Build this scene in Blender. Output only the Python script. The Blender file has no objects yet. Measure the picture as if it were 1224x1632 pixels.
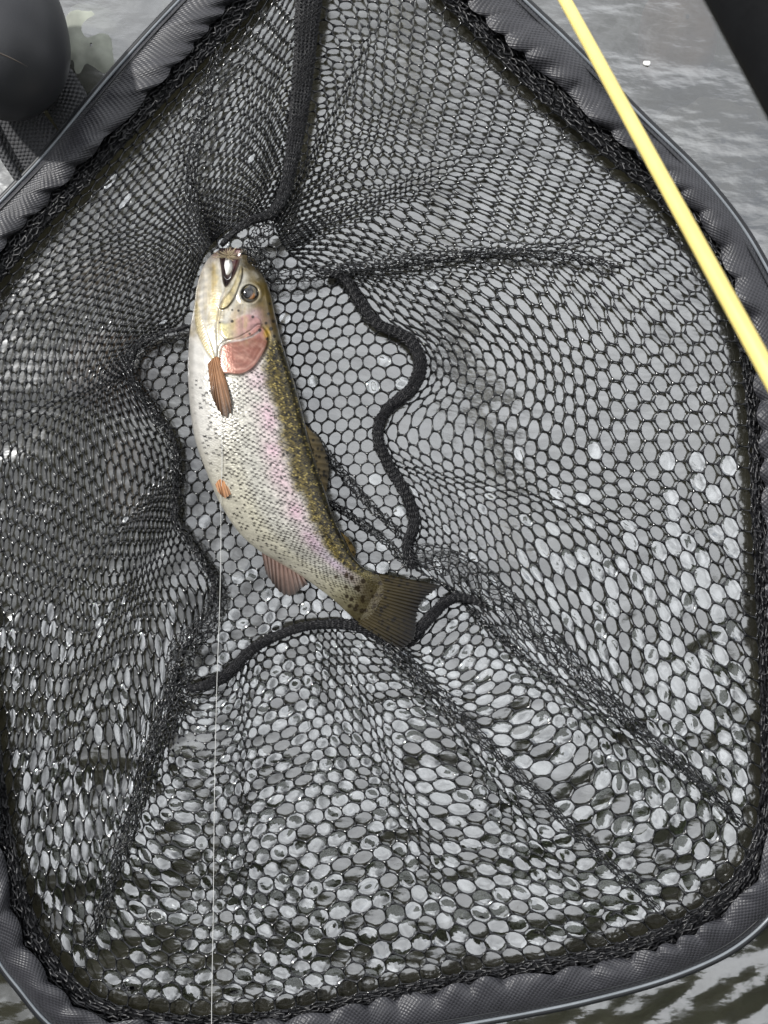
import bpy, math, random
import numpy as np
from mathutils import Vector

random.seed(7)
RNG = np.random.default_rng(7)
SC = bpy.context.scene
COL = SC.collection

# ------------------------------------------------------------------ camera
H = 0.64            # camera height above the water (m)
F = 1221.0          # focal length in photograph pixels (1224 x 1632)
cam_d = bpy.data.cameras.new('camera')
cam_d.sensor_fit = 'VERTICAL'
cam_d.sensor_height = 24.0
cam_d.lens = 24.0 * F / 1632.0
cam_d.clip_start = 0.01
cam_d.clip_end = 2000.0
cam_d.dof.use_dof = True
cam_d.dof.focus_distance = H - 0.035
cam_d.dof.aperture_fstop = cam_d.lens / 2.6
cam = bpy.data.objects.new('camera', cam_d)
cam.location = (0, 0, H)
COL.objects.link(cam)
SC.camera = cam

# ------------------------------------------------------------------ sky and sun
CLOUD_SHIFT = (9.5, 9.9, 5.8)      # which part of the cloud pattern drifts overhead
SUN_EL, SUN_AZ = 47.0, 150.0     # azimuth measured counter-clockwise from +X
w = bpy.data.worlds.new('World')
SC.world = w
w.use_nodes = True
nt = w.node_tree
nt.nodes.clear()
n_out = nt.nodes.new('ShaderNodeOutputWorld')
n_bg = nt.nodes.new('ShaderNodeBackground')
n_sky = nt.nodes.new('ShaderNodeTexSky')
n_sky.sky_type = 'NISHITA'
n_sky.sun_disc = False
n_sky.sun_elevation = math.radians(SUN_EL)
n_sky.sun_rotation = math.radians(90.0 - SUN_AZ)
n_tc = nt.nodes.new('ShaderNodeTexCoord')
n_cl = nt.nodes.new('ShaderNodeTexNoise')
n_cl.inputs['Scale'].default_value = 3.1
n_cl.inputs['Detail'].default_value = 7
n_cl.inputs['Roughness'].default_value = 0.55
n_rp = nt.nodes.new('ShaderNodeValToRGB')
n_rp.color_ramp.elements[0].position = 0.22
n_rp.color_ramp.elements[1].position = 0.42
n_cc = nt.nodes.new('ShaderNodeTexNoise')          # brighter and greyer cloud
n_cc.inputs['Scale'].default_value = 1.9
n_cc.inputs['Detail'].default_value = 5
n_cr = nt.nodes.new('ShaderNodeValToRGB')
n_cr.color_ramp.elements[0].position = 0.32
n_cr.color_ramp.elements[0].color = (1.7, 1.75, 1.9, 1)
n_cr.color_ramp.elements[1].position = 0.66
n_cr.color_ramp.elements[1].color = (13.4, 13.7, 14.1, 1)
n_mx = nt.nodes.new('ShaderNodeMix')
n_mx.data_type = 'RGBA'
L = nt.links.new
L(n_tc.outputs['Generated'], n_cl.inputs['Vector'])
n_mp = nt.nodes.new('ShaderNodeMapping'); n_mp.inputs['Location'].default_value = CLOUD_SHIFT
L(n_tc.outputs['Generated'], n_mp.inputs['Vector']); L(n_mp.outputs['Vector'], n_cc.inputs['Vector'])
L(n_cl.outputs['Fac'], n_rp.inputs['Fac'])
L(n_cc.outputs['Fac'], n_cr.inputs['Fac'])
L(n_rp.outputs['Color'], n_mx.inputs['Factor'])
L(n_sky.outputs['Color'], n_mx.inputs['A'])
L(n_cr.outputs['Color'], n_mx.inputs['B'])
L(n_mx.outputs['Result'], n_bg.inputs['Color'])
n_bg.inputs['Strength'].default_value = 0.11
L(n_bg.outputs['Background'], n_out.inputs['Surface'])

sun_d = bpy.data.lights.new('sun', 'SUN')
sun_d.energy = 3.0
sun_d.angle = math.radians(2.5)
sun_d.color = (1.0, 0.98, 0.95)
sun = bpy.data.objects.new('sun', sun_d)
se, sa = math.radians(SUN_EL), math.radians(SUN_AZ)
sdir = Vector((math.cos(se) * math.cos(sa), math.cos(se) * math.sin(sa), math.sin(se)))
sun.rotation_euler = (-sdir).to_track_quat('-Z', 'Y').to_euler()
sun.location = sdir * 5
COL.objects.link(sun)

SC.view_settings.view_transform = 'Standard'
SC.view_settings.look = 'None'
SC.view_settings.exposure = 0.32
SC.view_settings.gamma = 1.0
SC.view_settings.use_curve_mapping = False

# ------------------------------------------------------------------ helpers
def P(px, py, z):
    """photo pixel + height above the water -> point"""
    px, py, z = np.broadcast_arrays(np.asarray(px, float), np.asarray(py, float), np.asarray(z, float))
    d = (H - z) / F
    return np.stack([(px - 612.0) * d, (816.0 - py) * d, z], -1)

ORIG = {}
def root(name, loc, label, cat, group=None):
    o = bpy.data.objects.new(name, None)
    o.location = loc
    o.empty_display_size = 0.02
    COL.objects.link(o)
    o['label'] = label
    o['category'] = cat
    if group: o['group'] = group
    ORIG[o.name] = np.array(loc, float)
    return o

def mesh(name, v, f, mat, parent=None, smooth=True, attrs=None, kind=None, label=None, cat=None, group=None, origin=None):
    """one mesh object from vertex array and an (n,3|4) face array or list of such arrays"""
    v = np.asarray(v, float)
    if parent is not None:
        off = ORIG[parent.name]
    elif origin is not None:
        off = np.array(origin, float)
    else:
        off = np.zeros(3)
    me = bpy.data.meshes.new(name)
    fl = f if isinstance(f, list) else [f]
    fl = [np.asarray(x, np.int32) for x in fl if len(x)]
    nl = sum(x.size for x in fl); nf = sum(len(x) for x in fl)
    me.vertices.add(len(v)); me.loops.add(nl); me.polygons.add(nf)
    me.vertices.foreach_set('co', (v - off).astype(np.float32).ravel())
    me.loops.foreach_set('vertex_index', np.concatenate([x.ravel() for x in fl]))
    tot = np.concatenate([np.full(len(x), x.shape[1], np.int32) for x in fl])
    st = np.concatenate([[0], np.cumsum(tot)[:-1]]).astype(np.int32)
    me.polygons.foreach_set('loop_start', st)
    me.polygons.foreach_set('loop_total', tot)
    me.polygons.foreach_set('use_smooth', np.full(nf, smooth, bool))
    me.update(calc_edges=True)
    me.validate()
    if attrs:
        for k, a in attrs.items():
            a = np.asarray(a, np.float32)
            if a.shape[1] == 4:
                at = me.attributes.new(k, 'FLOAT_COLOR', 'POINT'); at.data.foreach_set('color', a.ravel())
            else:
                at = me.attributes.new(k, 'FLOAT_VECTOR', 'POINT'); at.data.foreach_set('vector', a.ravel())
    me.materials.append(mat)
    o = bpy.data.objects.new(name, me)
    COL.objects.link(o)
    if parent is not None:
        o.parent = parent
        ORIG[o.name] = ORIG[parent.name]
    else:
        o.location = off
    if kind: o['kind'] = kind
    if label: o['label'] = label
    if cat: o['category'] = cat
    if group: o['group'] = group
    return o

def grid_faces(nr, nc, wrap_c=False, wrap_r=False, base=0):
    r = np.arange(nr if wrap_r else nr - 1); c = np.arange(nc if wrap_c else nc - 1)
    R, C = np.meshgrid(r, c, indexing='ij')
    R2 = (R + 1) % nr; C2 = (C + 1) % nc
    return (np.stack([R * nc + C, R * nc + C2, R2 * nc + C2, R2 * nc + C], -1).reshape(-1, 4) + base).astype(np.int32)

def spline(pts, n, closed=False):
    """Catmull-Rom through pts (k,d) resampled to n points even in arc length (first two coordinates)"""
    p = np.asarray(pts, float)
    if closed:
        q = np.vstack([p[-1], p, p[0], p[1]])
        segs = len(p)
    else:
        q = np.vstack([2 * p[0] - p[1], p, 2 * p[-1] - p[-2]])
        segs = len(p) - 1
    t = np.linspace(0, 1, 24, endpoint=False)[:, None]
    out = []
    for i in range(segs):
        a, b, c, d = q[i], q[i + 1], q[i + 2], q[i + 3]
        out.append(0.5 * ((2 * b) + (c - a) * t + (2 * a - 5 * b + 4 * c - d) * t ** 2 + (3 * b - a - 3 * c + d) * t ** 3))
    out.append((p[0] if closed else p[-1])[None])
    out = np.vstack(out)
    s = np.concatenate([[0], np.cumsum(np.hypot(*np.diff(out[:, :2], axis=0).T))])
    s /= s[-1]
    u = np.linspace(0, 1, n + 1)[:-1] if closed else np.linspace(0, 1, n)
    return np.stack([np.interp(u, s, out[:, k]) for k in range(p.shape[1])], -1)

def cinterp(curve, u, closed=True):
    """sample an evenly spaced closed curve at u in [0,1)"""
    n = len(curve)
    if closed:
        x = (np.asarray(u) % 1.0) * n
        i = np.floor(x).astype(int) % n; f = (x - np.floor(x))[..., None]
        return curve[i] * (1 - f) + curve[(i + 1) % n] * f
    x = np.clip(np.asarray(u), 0, 1) * (n - 1)
    i = np.minimum(np.floor(x).astype(int), n - 2); f = (x - i)[..., None]
    return curve[i] * (1 - f) + curve[i + 1] * f

def snoise(x, y, seed=0, oct=4, scale=1.0):
    """smooth sum-of-sines noise, roughly -1..1"""
    r = np.random.default_rng(seed)
    out = np.zeros(np.broadcast(x, y).shape); amp = 1.0; tot = 0
    for o in range(oct):
        for _ in range(3):
            a = r.uniform(0, 2 * np.pi); k = scale * (1.7 ** o) * r.uniform(0.7, 1.3); ph = r.uniform(0, 6.28)
            out += amp * np.sin(k * (x * np.cos(a) + y * np.sin(a)) + ph)
            tot += amp * amp / 2
        amp *= 0.6
    return out / (2.0 * math.sqrt(tot))

def hash2(i, j, s=0):
    h = (np.asarray(i).astype(np.int64) * 73856093) ^ (np.asarray(j).astype(np.int64) * 19349663) ^ (s * 83492791)
    h = (h ^ (h >> 13)) * 1274126177 & 0x7fffffff
    return ((h ^ (h >> 16)) % 100003) / 100003.0

def sstep(a, b, x):
    t = np.clip((x - a) / (b - a), 0, 1)
    return t * t * (3 - 2 * t)

def lin(c):
    c = np.asarray(c, float) / 255.0
    return np.where(c <= 0.04045, c / 12.92, ((c + 0.055) / 1.055) ** 2.4)

def tube(pts, rad, sides=8, cap=True):
    """swept tube; pts (n,3), rad scalar or (n,)"""
    pts = np.asarray(pts, float); n = len(pts)
    rad = np.broadcast_to(np.asarray(rad, float), (n,))
    T = np.gradient(pts, axis=0); T /= np.linalg.norm(T, axis=1)[:, None] + 1e-12
    up = np.tile([0, 0, 1.0], (n, 1)); up[np.abs(T[:, 2]) > 0.95] = [1, 0, 0]
    A = np.cross(T, up); A /= np.linalg.norm(A, axis=1)[:, None] + 1e-12
    B = np.cross(A, T)
    th = np.arange(sides) * 2 * np.pi / sides
    v = pts[:, None] + rad[:, None, None] * (np.cos(th)[None, :, None] * A[:, None] + np.sin(th)[None, :, None] * B[:, None])
    v = v.reshape(-1, 3)
    f = [grid_faces(n, sides, wrap_c=True)]
    if cap:
        v = np.vstack([v, pts[0], pts[-1]])
        i = np.arange(sides); j = (i + 1) % sides
        f.append(np.stack([np.full(sides, len(v) - 2), j, i], -1))
        f.append(np.stack([np.full(sides, len(v) - 1), (n - 1) * sides + i, (n - 1) * sides + j], -1))
    return v, f

def strands(A, B, r_end, r_mid, sides=5, seg=3, bow=None):
    """many little strands: arrays of end points; flared where they meet"""
    n = len(A)
    ts = np.array([0.0, 0.28, 0.72, 1.0]) if seg == 3 else np.array([0.0, 0.5, 1.0])
    k = len(ts)
    D = B - A; Ln = np.linalg.norm(D, axis=1)[:, None] + 1e-9; T = D / Ln
    up = np.tile([0, 0, 1.0], (n, 1)); up[np.abs(T[:, 2]) > 0.93] = [1, 0, 0]
    X = np.cross(T, up); X /= np.linalg.norm(X, axis=1)[:, None] + 1e-12
    Y = np.cross(X, T)
    th = np.arange(sides) * 2 * np.pi / sides + 0.3
    v = np.empty((n, k, sides, 3))
    r_end = np.broadcast_to(np.asarray(r_end, float), (n,)); r_mid = np.broadcast_to(np.asarray(r_mid, float), (n,))
    for a, t in enumerate(ts):
        r = r_end if t in (0.0, 1.0) else r_mid
        c = A + D * t
        v[:, a] = c[:, None] + r[:, None, None] * (np.cos(th)[None, :, None] * X[:, None] + np.sin(th)[None, :, None] * Y[:, None])
    base = grid_faces(k, sides, wrap_c=True)
    f = (base[None] + (np.arange(n) * k * sides)[:, None, None]).reshape(-1, 4)
    return v.reshape(-1, 3), f

def join(parts):
    vs, fs, o = [], [], 0
    for v, f in parts:
        for x in (f if isinstance(f, list) else [f]):
            if len(x): fs.append(np.asarray(x) + o)
        vs.append(v); o += len(v)
    return np.vstack(vs), fs

# ------------------------------------------------------------------ materials
def new_mat(name):
    m = bpy.data.materials.new(name); m.use_nodes = True
    nt = m.node_tree
    return m, nt, nt.nodes['Principled BSDF'], nt.links.new

def pmat(name, col, rough=0.5, spec=0.5, metal=0.0, var=0.25, vscale=60, bump=0.0, bscale=400, coat=0.0):
    m, nt, b, L = new_mat(name)
    b.inputs['Roughness'].default_value = rough
    b.inputs['Metallic'].default_value = metal
    b.inputs['Specular IOR Level'].default_value = spec
    b.inputs['Coat Weight'].default_value = coat
    b.inputs['Coat Roughness'].default_value = 0.12
    tc = nt.nodes.new('ShaderNodeTexCoord')
    nz = nt.nodes.new('ShaderNodeTexNoise'); nz.inputs['Scale'].default_value = vscale; nz.inputs['Detail'].default_value = 5
    rp = nt.nodes.new('ShaderNodeValToRGB')
    c = np.array(col)
    rp.color_ramp.elements[0].position = 0.3; rp.color_ramp.elements[0].color = (*(c * (1 - var)), 1)
    rp.color_ramp.elements[1].position = 0.7; rp.color_ramp.elements[1].color = (*np.minimum(c * (1 + var), 0.95), 1)
    L(tc.outputs['Object'], nz.inputs['Vector']); L(nz.outputs['Fac'], rp.inputs['Fac']); L(rp.outputs['Color'], b.inputs['Base Color'])
    if bump:
        n2 = nt.nodes.new('ShaderNodeTexNoise'); n2.inputs['Scale'].default_value = bscale; n2.inputs['Detail'].default_value = 4
        bp = nt.nodes.new('ShaderNodeBump'); bp.inputs['Strength'].default_value = bump; bp.inputs['Distance'].default_value = 0.001
        L(tc.outputs['Object'], n2.inputs['Vector']); L(n2.outputs['Fac'], bp.inputs['Height']); L(bp.outputs['Normal'], b.inputs['Normal'])
    return m

def weave_mat(name, col, rough, fx, fy, spec=0.4, dist=0.0006, strength=0.8, dark=0.35):
    """woven cloth: a small basket weave in the ribbon's own coordinates ('wuv', metres)"""
    m, nt, b, L = new_mat(name)
    b.inputs['Roughness'].default_value = rough
    b.inputs['Specular IOR Level'].default_value = spec
    at = nt.nodes.new('ShaderNodeAttribute'); at.attribute_name = 'wuv'
    sx = nt.nodes.new('ShaderNodeSeparateXYZ'); L(at.outputs['Vector'], sx.inputs['Vector'])
    def sn(out, k):
        a = nt.nodes.new('ShaderNodeMath'); a.operation = 'MULTIPLY'; a.inputs[1].default_value = k * 6.28318
        s = nt.nodes.new('ShaderNodeMath'); s.operation = 'SINE'
        L(sx.outputs[out], a.inputs[0]); L(a.outputs[0], s.inputs[0]); return s
    a, c = sn('X', fx), sn('Y', fy)
    mu = nt.nodes.new('ShaderNodeMath'); mu.operation = 'MULTIPLY'; L(a.outputs[0], mu.inputs[0]); L(c.outputs[0], mu.inputs[1])
    h = nt.nodes.new('ShaderNodeMath'); h.operation = 'MULTIPLY_ADD'; h.inputs[1].default_value = 0.5; h.inputs[2].default_value = 0.5
    L(mu.outputs[0], h.inputs[0])
    nz = nt.nodes.new('ShaderNodeTexNoise'); nz.inputs['Scale'].default_value = 90; nz.inputs['Detail'].default_value = 6
    tc = nt.nodes.new('ShaderNodeTexCoord'); L(tc.outputs['Object'], nz.inputs['Vector'])
    ad = nt.nodes.new('ShaderNodeMath'); ad.operation = 'MULTIPLY_ADD'; ad.inputs[1].default_value = 0.9
    L(nz.outputs['Fac'], ad.inputs[0]); L(h.outputs[0], ad.inputs[2])
    rp = nt.nodes.new('ShaderNodeValToRGB')
    k = np.array(col)
    rp.color_ramp.elements[0].position = 0.25; rp.color_ramp.elements[0].color = (*(k * dark), 1)
    rp.color_ramp.elements[1].position = 1.25 if False else 1.0; rp.color_ramp.elements[1].color = (*k, 1)
    L(ad.outputs[0], rp.inputs['Fac']); L(rp.outputs['Color'], b.inputs['Base Color'])
    bp = nt.nodes.new('ShaderNodeBump'); bp.inputs['Strength'].default_value = strength; bp.inputs['Distance'].default_value = dist
    L(h.outputs[0], bp.inputs['Height']); L(bp.outputs['Normal'], b.inputs['Normal'])
    return m

def vcol_mat(name, rough=0.35, metal=0.0, spec=0.5, coat=0.0, bscale=700, bump=0.3, trans=0.0, dist=0.0006):
    m, nt, b, L = new_mat(name)
    at = nt.nodes.new('ShaderNodeAttribute'); at.attribute_name = 'Col'
    L(at.outputs['Color'], b.inputs['Base Color'])
    b.inputs['Roughness'].default_value = rough
    b.inputs['Metallic'].default_value = metal
    b.inputs['Specular IOR Level'].default_value = spec
    b.inputs['Coat Weight'].default_value = coat
    b.inputs['Coat Roughness'].default_value = 0.1
    tc = nt.nodes.new('ShaderNodeTexCoord')
    vo = nt.nodes.new('ShaderNodeTexVoronoi'); vo.inputs['Scale'].default_value = bscale
    bp = nt.nodes.new('ShaderNodeBump'); bp.inputs['Strength'].default_value = bump; bp.inputs['Distance'].default_value = dist
    L(tc.outputs['Object'], vo.inputs['Vector']); L(vo.outputs['Distance'], bp.inputs['Height']); L(bp.outputs['Normal'], b.inputs['Normal'])
    if trans:
        out = nt.nodes['Material Output']
        tr = nt.nodes.new('ShaderNodeBsdfTranslucent'); L(at.outputs['Color'], tr.inputs['Color'])
        mx = nt.nodes.new('ShaderNodeMixShader'); mx.inputs['Fac'].default_value = trans
        L(b.outputs['BSDF'], mx.inputs[1]); L(tr.outputs['BSDF'], mx.inputs[2]); L(mx.outputs['Shader'], out.inputs['Surface'])
    return m

def water_mat(name, refl, tint, bumps, rough=0.03, murk=None):
    m = bpy.data.materials.new(name); m.use_nodes = True
    nt = m.node_tree; nt.nodes.clear(); L = nt.links.new
    out = nt.nodes.new('ShaderNodeOutputMaterial')
    gl = nt.nodes.new('ShaderNodeBsdfGlossy'); gl.inputs['Roughness'].default_value = 0.03
    gl.inputs['Color'].default_value = (0.96, 0.97, 0.98, 1)
    tr = nt.nodes.new('ShaderNodeBsdfTransparent'); tr.inputs['Color'].default_value = (*tint, 1)
    mx = nt.nodes.new('ShaderNodeMixShader')
    fr = nt.nodes.new('ShaderNodeFresnel'); fr.inputs['IOR'].default_value = 1.33
    ma = nt.nodes.new('ShaderNodeMath'); ma.operation = 'MULTIPLY_ADD'; ma.inputs[1].default_value = 1.0; ma.inputs[2].default_value = refl; ma.use_clamp = True
    L(fr.outputs[0], ma.inputs[0]); L(ma.outputs[0], mx.inputs['Fac'])
    gl.inputs['Roughness'].default_value = rough
    if murk:                                       # fine silt hanging in the water
        df = nt.nodes.new('ShaderNodeBsdfDiffuse'); df.inputs['Color'].default_value = (*murk[:3], 1)
        m2 = nt.nodes.new('ShaderNodeMixShader'); m2.inputs['Fac'].default_value = murk[3]
        L(tr.outputs[0], m2.inputs[1]); L(df.outputs[0], m2.inputs[2]); tr = m2
    L(tr.outputs[0], mx.inputs[1]); L(gl.outputs[0], mx.inputs[2]); L(mx.outputs[0], out.inputs['Surface'])
    tc = nt.nodes.new('ShaderNodeTexCoord'); prev = None
    for (scale, sx, sy, rot, dist, strength) in bumps:
        mp = nt.nodes.new('ShaderNodeMapping'); mp.inputs['Scale'].default_value = (sx, sy, 1); mp.inputs['Rotation'].default_value = (0, 0, rot)
        nz = nt.nodes.new('ShaderNodeTexNoise'); nz.inputs['Scale'].default_value = scale; nz.inputs['Detail'].default_value = 3
        bp = nt.nodes.new('ShaderNodeBump'); bp.inputs['Strength'].default_value = strength; bp.inputs['Distance'].default_value = dist
        L(tc.outputs['Object'], mp.inputs['Vector']); L(mp.outputs[0], nz.inputs['Vector']); L(nz.outputs['Fac'], bp.inputs['Height'])
        if prev: L(prev.outputs['Normal'], bp.inputs['Normal'])
        prev = bp
    if prev:
        L(prev.outputs['Normal'], gl.inputs['Normal'])
    return m

M_water = water_mat('water', 0.26, (0.72, 0.72, 0.66), [(9, 1, 2.6, 0.55, 0.006, 0.5), (38, 1, 2.2, 0.5, 0.0012, 0.5)], rough=0.15, murk=(0.045, 0.044, 0.036, 0.38))
M_film = water_mat('water_in_mesh', 0.31, (0.92, 0.93, 0.92), [])
M_strand = pmat('wet_black_netting', (0.009, 0.0094, 0.0105), rough=0.17, spec=0.75, var=0.3)
M_knit = pmat('black_knit', (0.008, 0.008, 0.0095), rough=0.4, spec=0.5, var=0.3)
M_tape = weave_mat('seam_tape', (0.010, 0.010, 0.012), 0.6, 330, 420, dark=0.3)
M_sleeve = weave_mat('sleeve_nylon', (0.036, 0.036, 0.042), 0.42, 300, 300, spec=0.5, dist=0.0005, strength=0.7, dark=0.22)
M_pipe = pmat('frame_edging', (0.20, 0.22, 0.24), rough=0.25, spec=0.6, var=0.15)
M_dark = pmat('dark_edging', (0.012, 0.013, 0.015), rough=0.4, var=0.2)
M_web = weave_mat('strap_webbing', (0.045, 0.046, 0.05), 0.6, 190, 190, dist=0.0012, strength=1.0, dark=0.2)
M_rubber = pmat('black_rubber', (0.032, 0.033, 0.037), rough=0.42, spec=0.5, var=0.12, vscale=25, bump=0.12, bscale=900)
M_rod = pmat('yellow_rod_blank', (0.86, 0.70, 0.22), rough=0.5, spec=0.5, var=0.08, coat=0.3)
M_foam = pmat('black_foam', (0.006, 0.0065, 0.0075), rough=0.8, spec=0.15, var=0.3, bump=0.3, bscale=600)
M_line = pmat('clear_leader', (0.62, 0.62, 0.60), rough=0.2, spec=0.7, var=0.1)
M_bed = pmat('riverbed_silt', (0.10, 0.095, 0.07), rough=0.9, spec=0.2, var=0.6, vscale=9, bump=0.5, bscale=40)
M_stone = pmat('wet_grey_stone', (0.17, 0.165, 0.15), rough=0.6, var=0.45, vscale=14, bump=0.6, bscale=70)
M_stonep = pmat('pale_stone', (0.27, 0.285, 0.24), rough=0.6, var=0.5, vscale=34, bump=0.5, bscale=60)
M_stonep2 = pmat('tan_stone', (0.34, 0.27, 0.22), rough=0.6, var=0.4, vscale=25, bump=0.5, bscale=60)
M_stoneb = pmat('brown_stone', (0.24, 0.15, 0.10), rough=0.6, var=0.45, vscale=18, bump=0.5, bscale=60)
M_fish = vcol_mat('trout_skin', rough=0.30, metal=0.35, spec=0.55, coat=0.5, bscale=620, bump=0.12)
M_fin = vcol_mat('trout_fin', rough=0.45, spec=0.3, coat=0.05, bscale=900, bump=0.15, trans=0.10)
M_eye = vcol_mat('trout_eye', rough=0.12, spec=0.6, coat=0.8, bump=0.0)
M_hackle = pmat('tan_hackle', (0.42, 0.34, 0.22), rough=0.5, var=0.4)
M_white = pmat('white_dubbing', (0.78, 0.77, 0.74), rough=0.6, var=0.1)
M_steel = pmat('hook_steel', (0.35, 0.35, 0.36), rough=0.25, metal=1.0, var=0.1)

# ------------------------------------------------------------------ riverbed, stones, water
def axis(core, n, far, m):
    c = np.linspace(-core, core, n)
    g = np.geomspace(core * 1.06, far, m)
    return np.concatenate([-g[::-1], c, g])

ax = axis(0.75, 90, 400, 26)
X, Y = np.meshgrid(ax, ax, indexing='ij')
Z = -0.19 + 0.02 * snoise(X, Y, 3, 5, 9) * np.exp(-(X ** 2 + Y ** 2) / 4)
mesh('riverbed', np.stack([X, Y, Z], -1).reshape(-1, 3), grid_faces(len(ax), len(ax))[:, ::-1], M_bed, kind='structure')

def stone(name, px, py, z, rx, ry, rz, mat, label, seed):
    nu, nv = 26, 40
    u = np.linspace(0.02, np.pi - 0.02, nu); v = np.arange(nv) * 2 * np.pi / nv
    U, V = np.meshgrid(u, v, indexing='ij')
    d = np.stack([np.sin(U) * np.cos(V), np.sin(U) * np.sin(V), np.cos(U)], -1)
    r = 1 + 0.16 * snoise(d[..., 0] * 2 + d[..., 2] * 1.3, d[..., 1] * 2 - d[..., 2], seed, 4, 1.6)
    d = np.sign(d) * np.abs(d) ** 0.8 * r[..., None]
    c = P(px, py, z)
    p = d * np.array([rx, ry, rz]) + c
    return mesh(name, p.reshape(-1, 3), grid_faces(nu, nv, wrap_c=True), mat, label=label, cat='stone', origin=c)

stone('submerged_stone', 160, 95, -0.0205, 0.028, 0.040, 0.025, M_stonep, 'pale greenish stone under the water beside the net rim and the straps', 1)
stone('submerged_stone', 205, 20, -0.07, 0.03, 0.03, 0.03, M_stone, 'dark grey cracked stone under the water touching the pale stone', 2)
stone('submerged_stone', 1075, 60, -0.12, 0.035, 0.05, 0.03, M_stoneb, 'reddish brown stone under grey water between yellow rod and black bar', 3)
stone('submerged_stone', 1130, 250, -0.14, 0.05, 0.06, 0.03, M_stone, 'wide grey stone deep under the water outside the upper net rim', 4)
stone('submerged_stone', 200, 600, -0.040, 0.045, 0.035, 0.03, M_stoneb, 'brown stone under the netting beside the pale trout belly', 5)
stone('submerged_stone', 690, 1230, -0.05, 0.05, 0.04, 0.03, M_stone, 'sandy grey stone under the netting between the two long net folds', 6)

stone('submerged_stone', 190, 450, -0.040, 0.040, 0.022, 0.03, M_stonep2, 'long tan stone under the netting beside the trout head', 7)
stone('submerged_stone', 215, 770, -0.042, 0.022, 0.040, 0.03, M_stonep2, 'upright pinkish tan stone under the netting beside the left seam fold', 8)
ax = axis(0.62, 340, 400, 34)
X, Y = np.meshgrid(ax, ax, indexing='ij')
fade = np.exp(-((X ** 2 + Y ** 2) / 1.2) ** 2)
calm = 0.12 + 0.88 * sstep(0.10, -0.22, Y + 0.12 * X)       # the stir round the lower half of the net
Z = 0.0019 * snoise(X + 0.9 * Y, 2.4 * (Y - 0.5 * X), 11, 4, 34) + 0.0006 * snoise(X + Y, 2.2 * (Y - 0.6 * X), 12, 3, 120)
mesh('water', np.stack([X, Y, Z * fade * calm], -1).reshape(-1, 3), grid_faces(len(ax), len(ax))[:, ::-1], M_water, kind='structure')

# unseen leafy bank added behind the photographer for the ripples' dark green reflections
nl = 26000
az = RNG.uniform(math.radians(196), math.radians(352), nl); ds = RNG.uniform(6.5, 10.5, nl)
hh = RNG.uniform(0, 1, nl) ** 0.8 * (9.6 + 2.6 * snoise(az * 6, ds * 0, 91, 4, 2.0))
cn = np.stack([ds * np.cos(az), ds * np.sin(az), hh], -1)
d1 = RNG.normal(0, 1, (nl, 3)); d1 /= np.linalg.norm(d1, axis=1)[:, None]
d2 = np.cross(d1, RNG.normal(0, 1, (nl, 3))); d2 /= np.linalg.norm(d2, axis=1)[:, None]
sz = RNG.uniform(0.25, 0.55, (nl, 1))
lv = np.stack([cn - d1 * sz, cn + d2 * sz * .6, cn + d1 * sz, cn - d2 * sz * .6], 1).reshape(-1, 3)
mesh('unseen_bank_trees', lv, np.arange(nl * 4).reshape(-1, 4), pmat('bank_foliage', (0.045, 0.06, 0.025), rough=0.7, var=0.5, vscale=1.5), smooth=False,
     kind='stuff', label='dark leafy trees added out of view, mirrored in the rippled water')

# ------------------------------------------------------------------ landing net: curves
# rim stations: mesh edge (x,y), outer edge of the knitted band, outer edge of the sleeve, height of the rim
RIM = [
 # mesh x,y     knit x,y       sleeve x,y     z
 (505, -95,   500, -135,   515, -215,  .150),
 (440,  -5,   385,  -25,   318,  -30,  .150),
 (300, 140,   262,  110,   185,  112,  .145),
 (160, 290,   118,  262,    70,  250,  .135),
 ( 55, 405,    10,  375,   -45,  375,  .125),
 (-15, 505,   -55,  480,  -105,  480,  .115),
 (-35, 650,   -70,  640,  -125,  640,  .105),
 (-28, 820,   -62,  820,  -115,  820,  .095),
 (-15, 980,   -48,  985,   -95,  990,  .080),
 (  5,1140,   -28, 1150,   -75, 1160,  .068),
 ( 22,1290,   -12, 1310,   -50, 1330,  .058),
 ( 62,1440,    18, 1465,   -18, 1490,  .052),
 (112,1535,    68, 1560,    30, 1572,  .048),
 (185,1590,   150, 1625,   118, 1655,  .046),
 (310,1612,   300, 1645,   300, 1692,  .044),
 (450,1602,   460, 1634,   470, 1682,  .044),
 (600,1570,   615, 1602,   625, 1650,  .044),
 (760,1538,   775, 1572,   790, 1622,  .046),
 (900,1512,   920, 1552,   938, 1592,  .048),
 (1020,1480, 1050, 1520,  1078, 1552,  .050),
 (1110,1432, 1150, 1470,  1182, 1500,  .054),
 (1170,1370, 1215, 1400,  1252, 1422,  .060),
 (1200,1290, 1240, 1300,  1285, 1310,  .066),
 (1204,1150, 1242, 1150,  1290, 1150,  .074),
 (1198, 990, 1236,  990,  1285,  990,  .082),
 (1190, 830, 1228,  830,  1278,  830,  .090),
 (1184, 690, 1222,  690,  1272,  690,  .098),
 (1168, 560, 1208,  545,  1262,  532,  .106),
 (1115, 435, 1165,  410,  1205,  400,  .114),
 (1040, 335, 1085,  300,  1125,  290,  .120),
 (925, 232,   955,  188,  1015,  180,  .128),
 (820, 138,   850,   92,   905,   68,  .136),
 (700,  15,   735,  -20,   800,  -35,  .144),
 (615, -75,   635, -115,   668, -190,  .150),
]
RIM = np.array(RIM, float)
RIM[:, 6] = 0.0035 + (RIM[:, 6] - 0.044) * 0.03
RIM[:, 0:2] += (RIM[:, 2:4] - RIM[:, 0:2]) * 0.28
RIMC = spline(RIM, 1600, closed=True)           # even along the mesh edge

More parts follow.
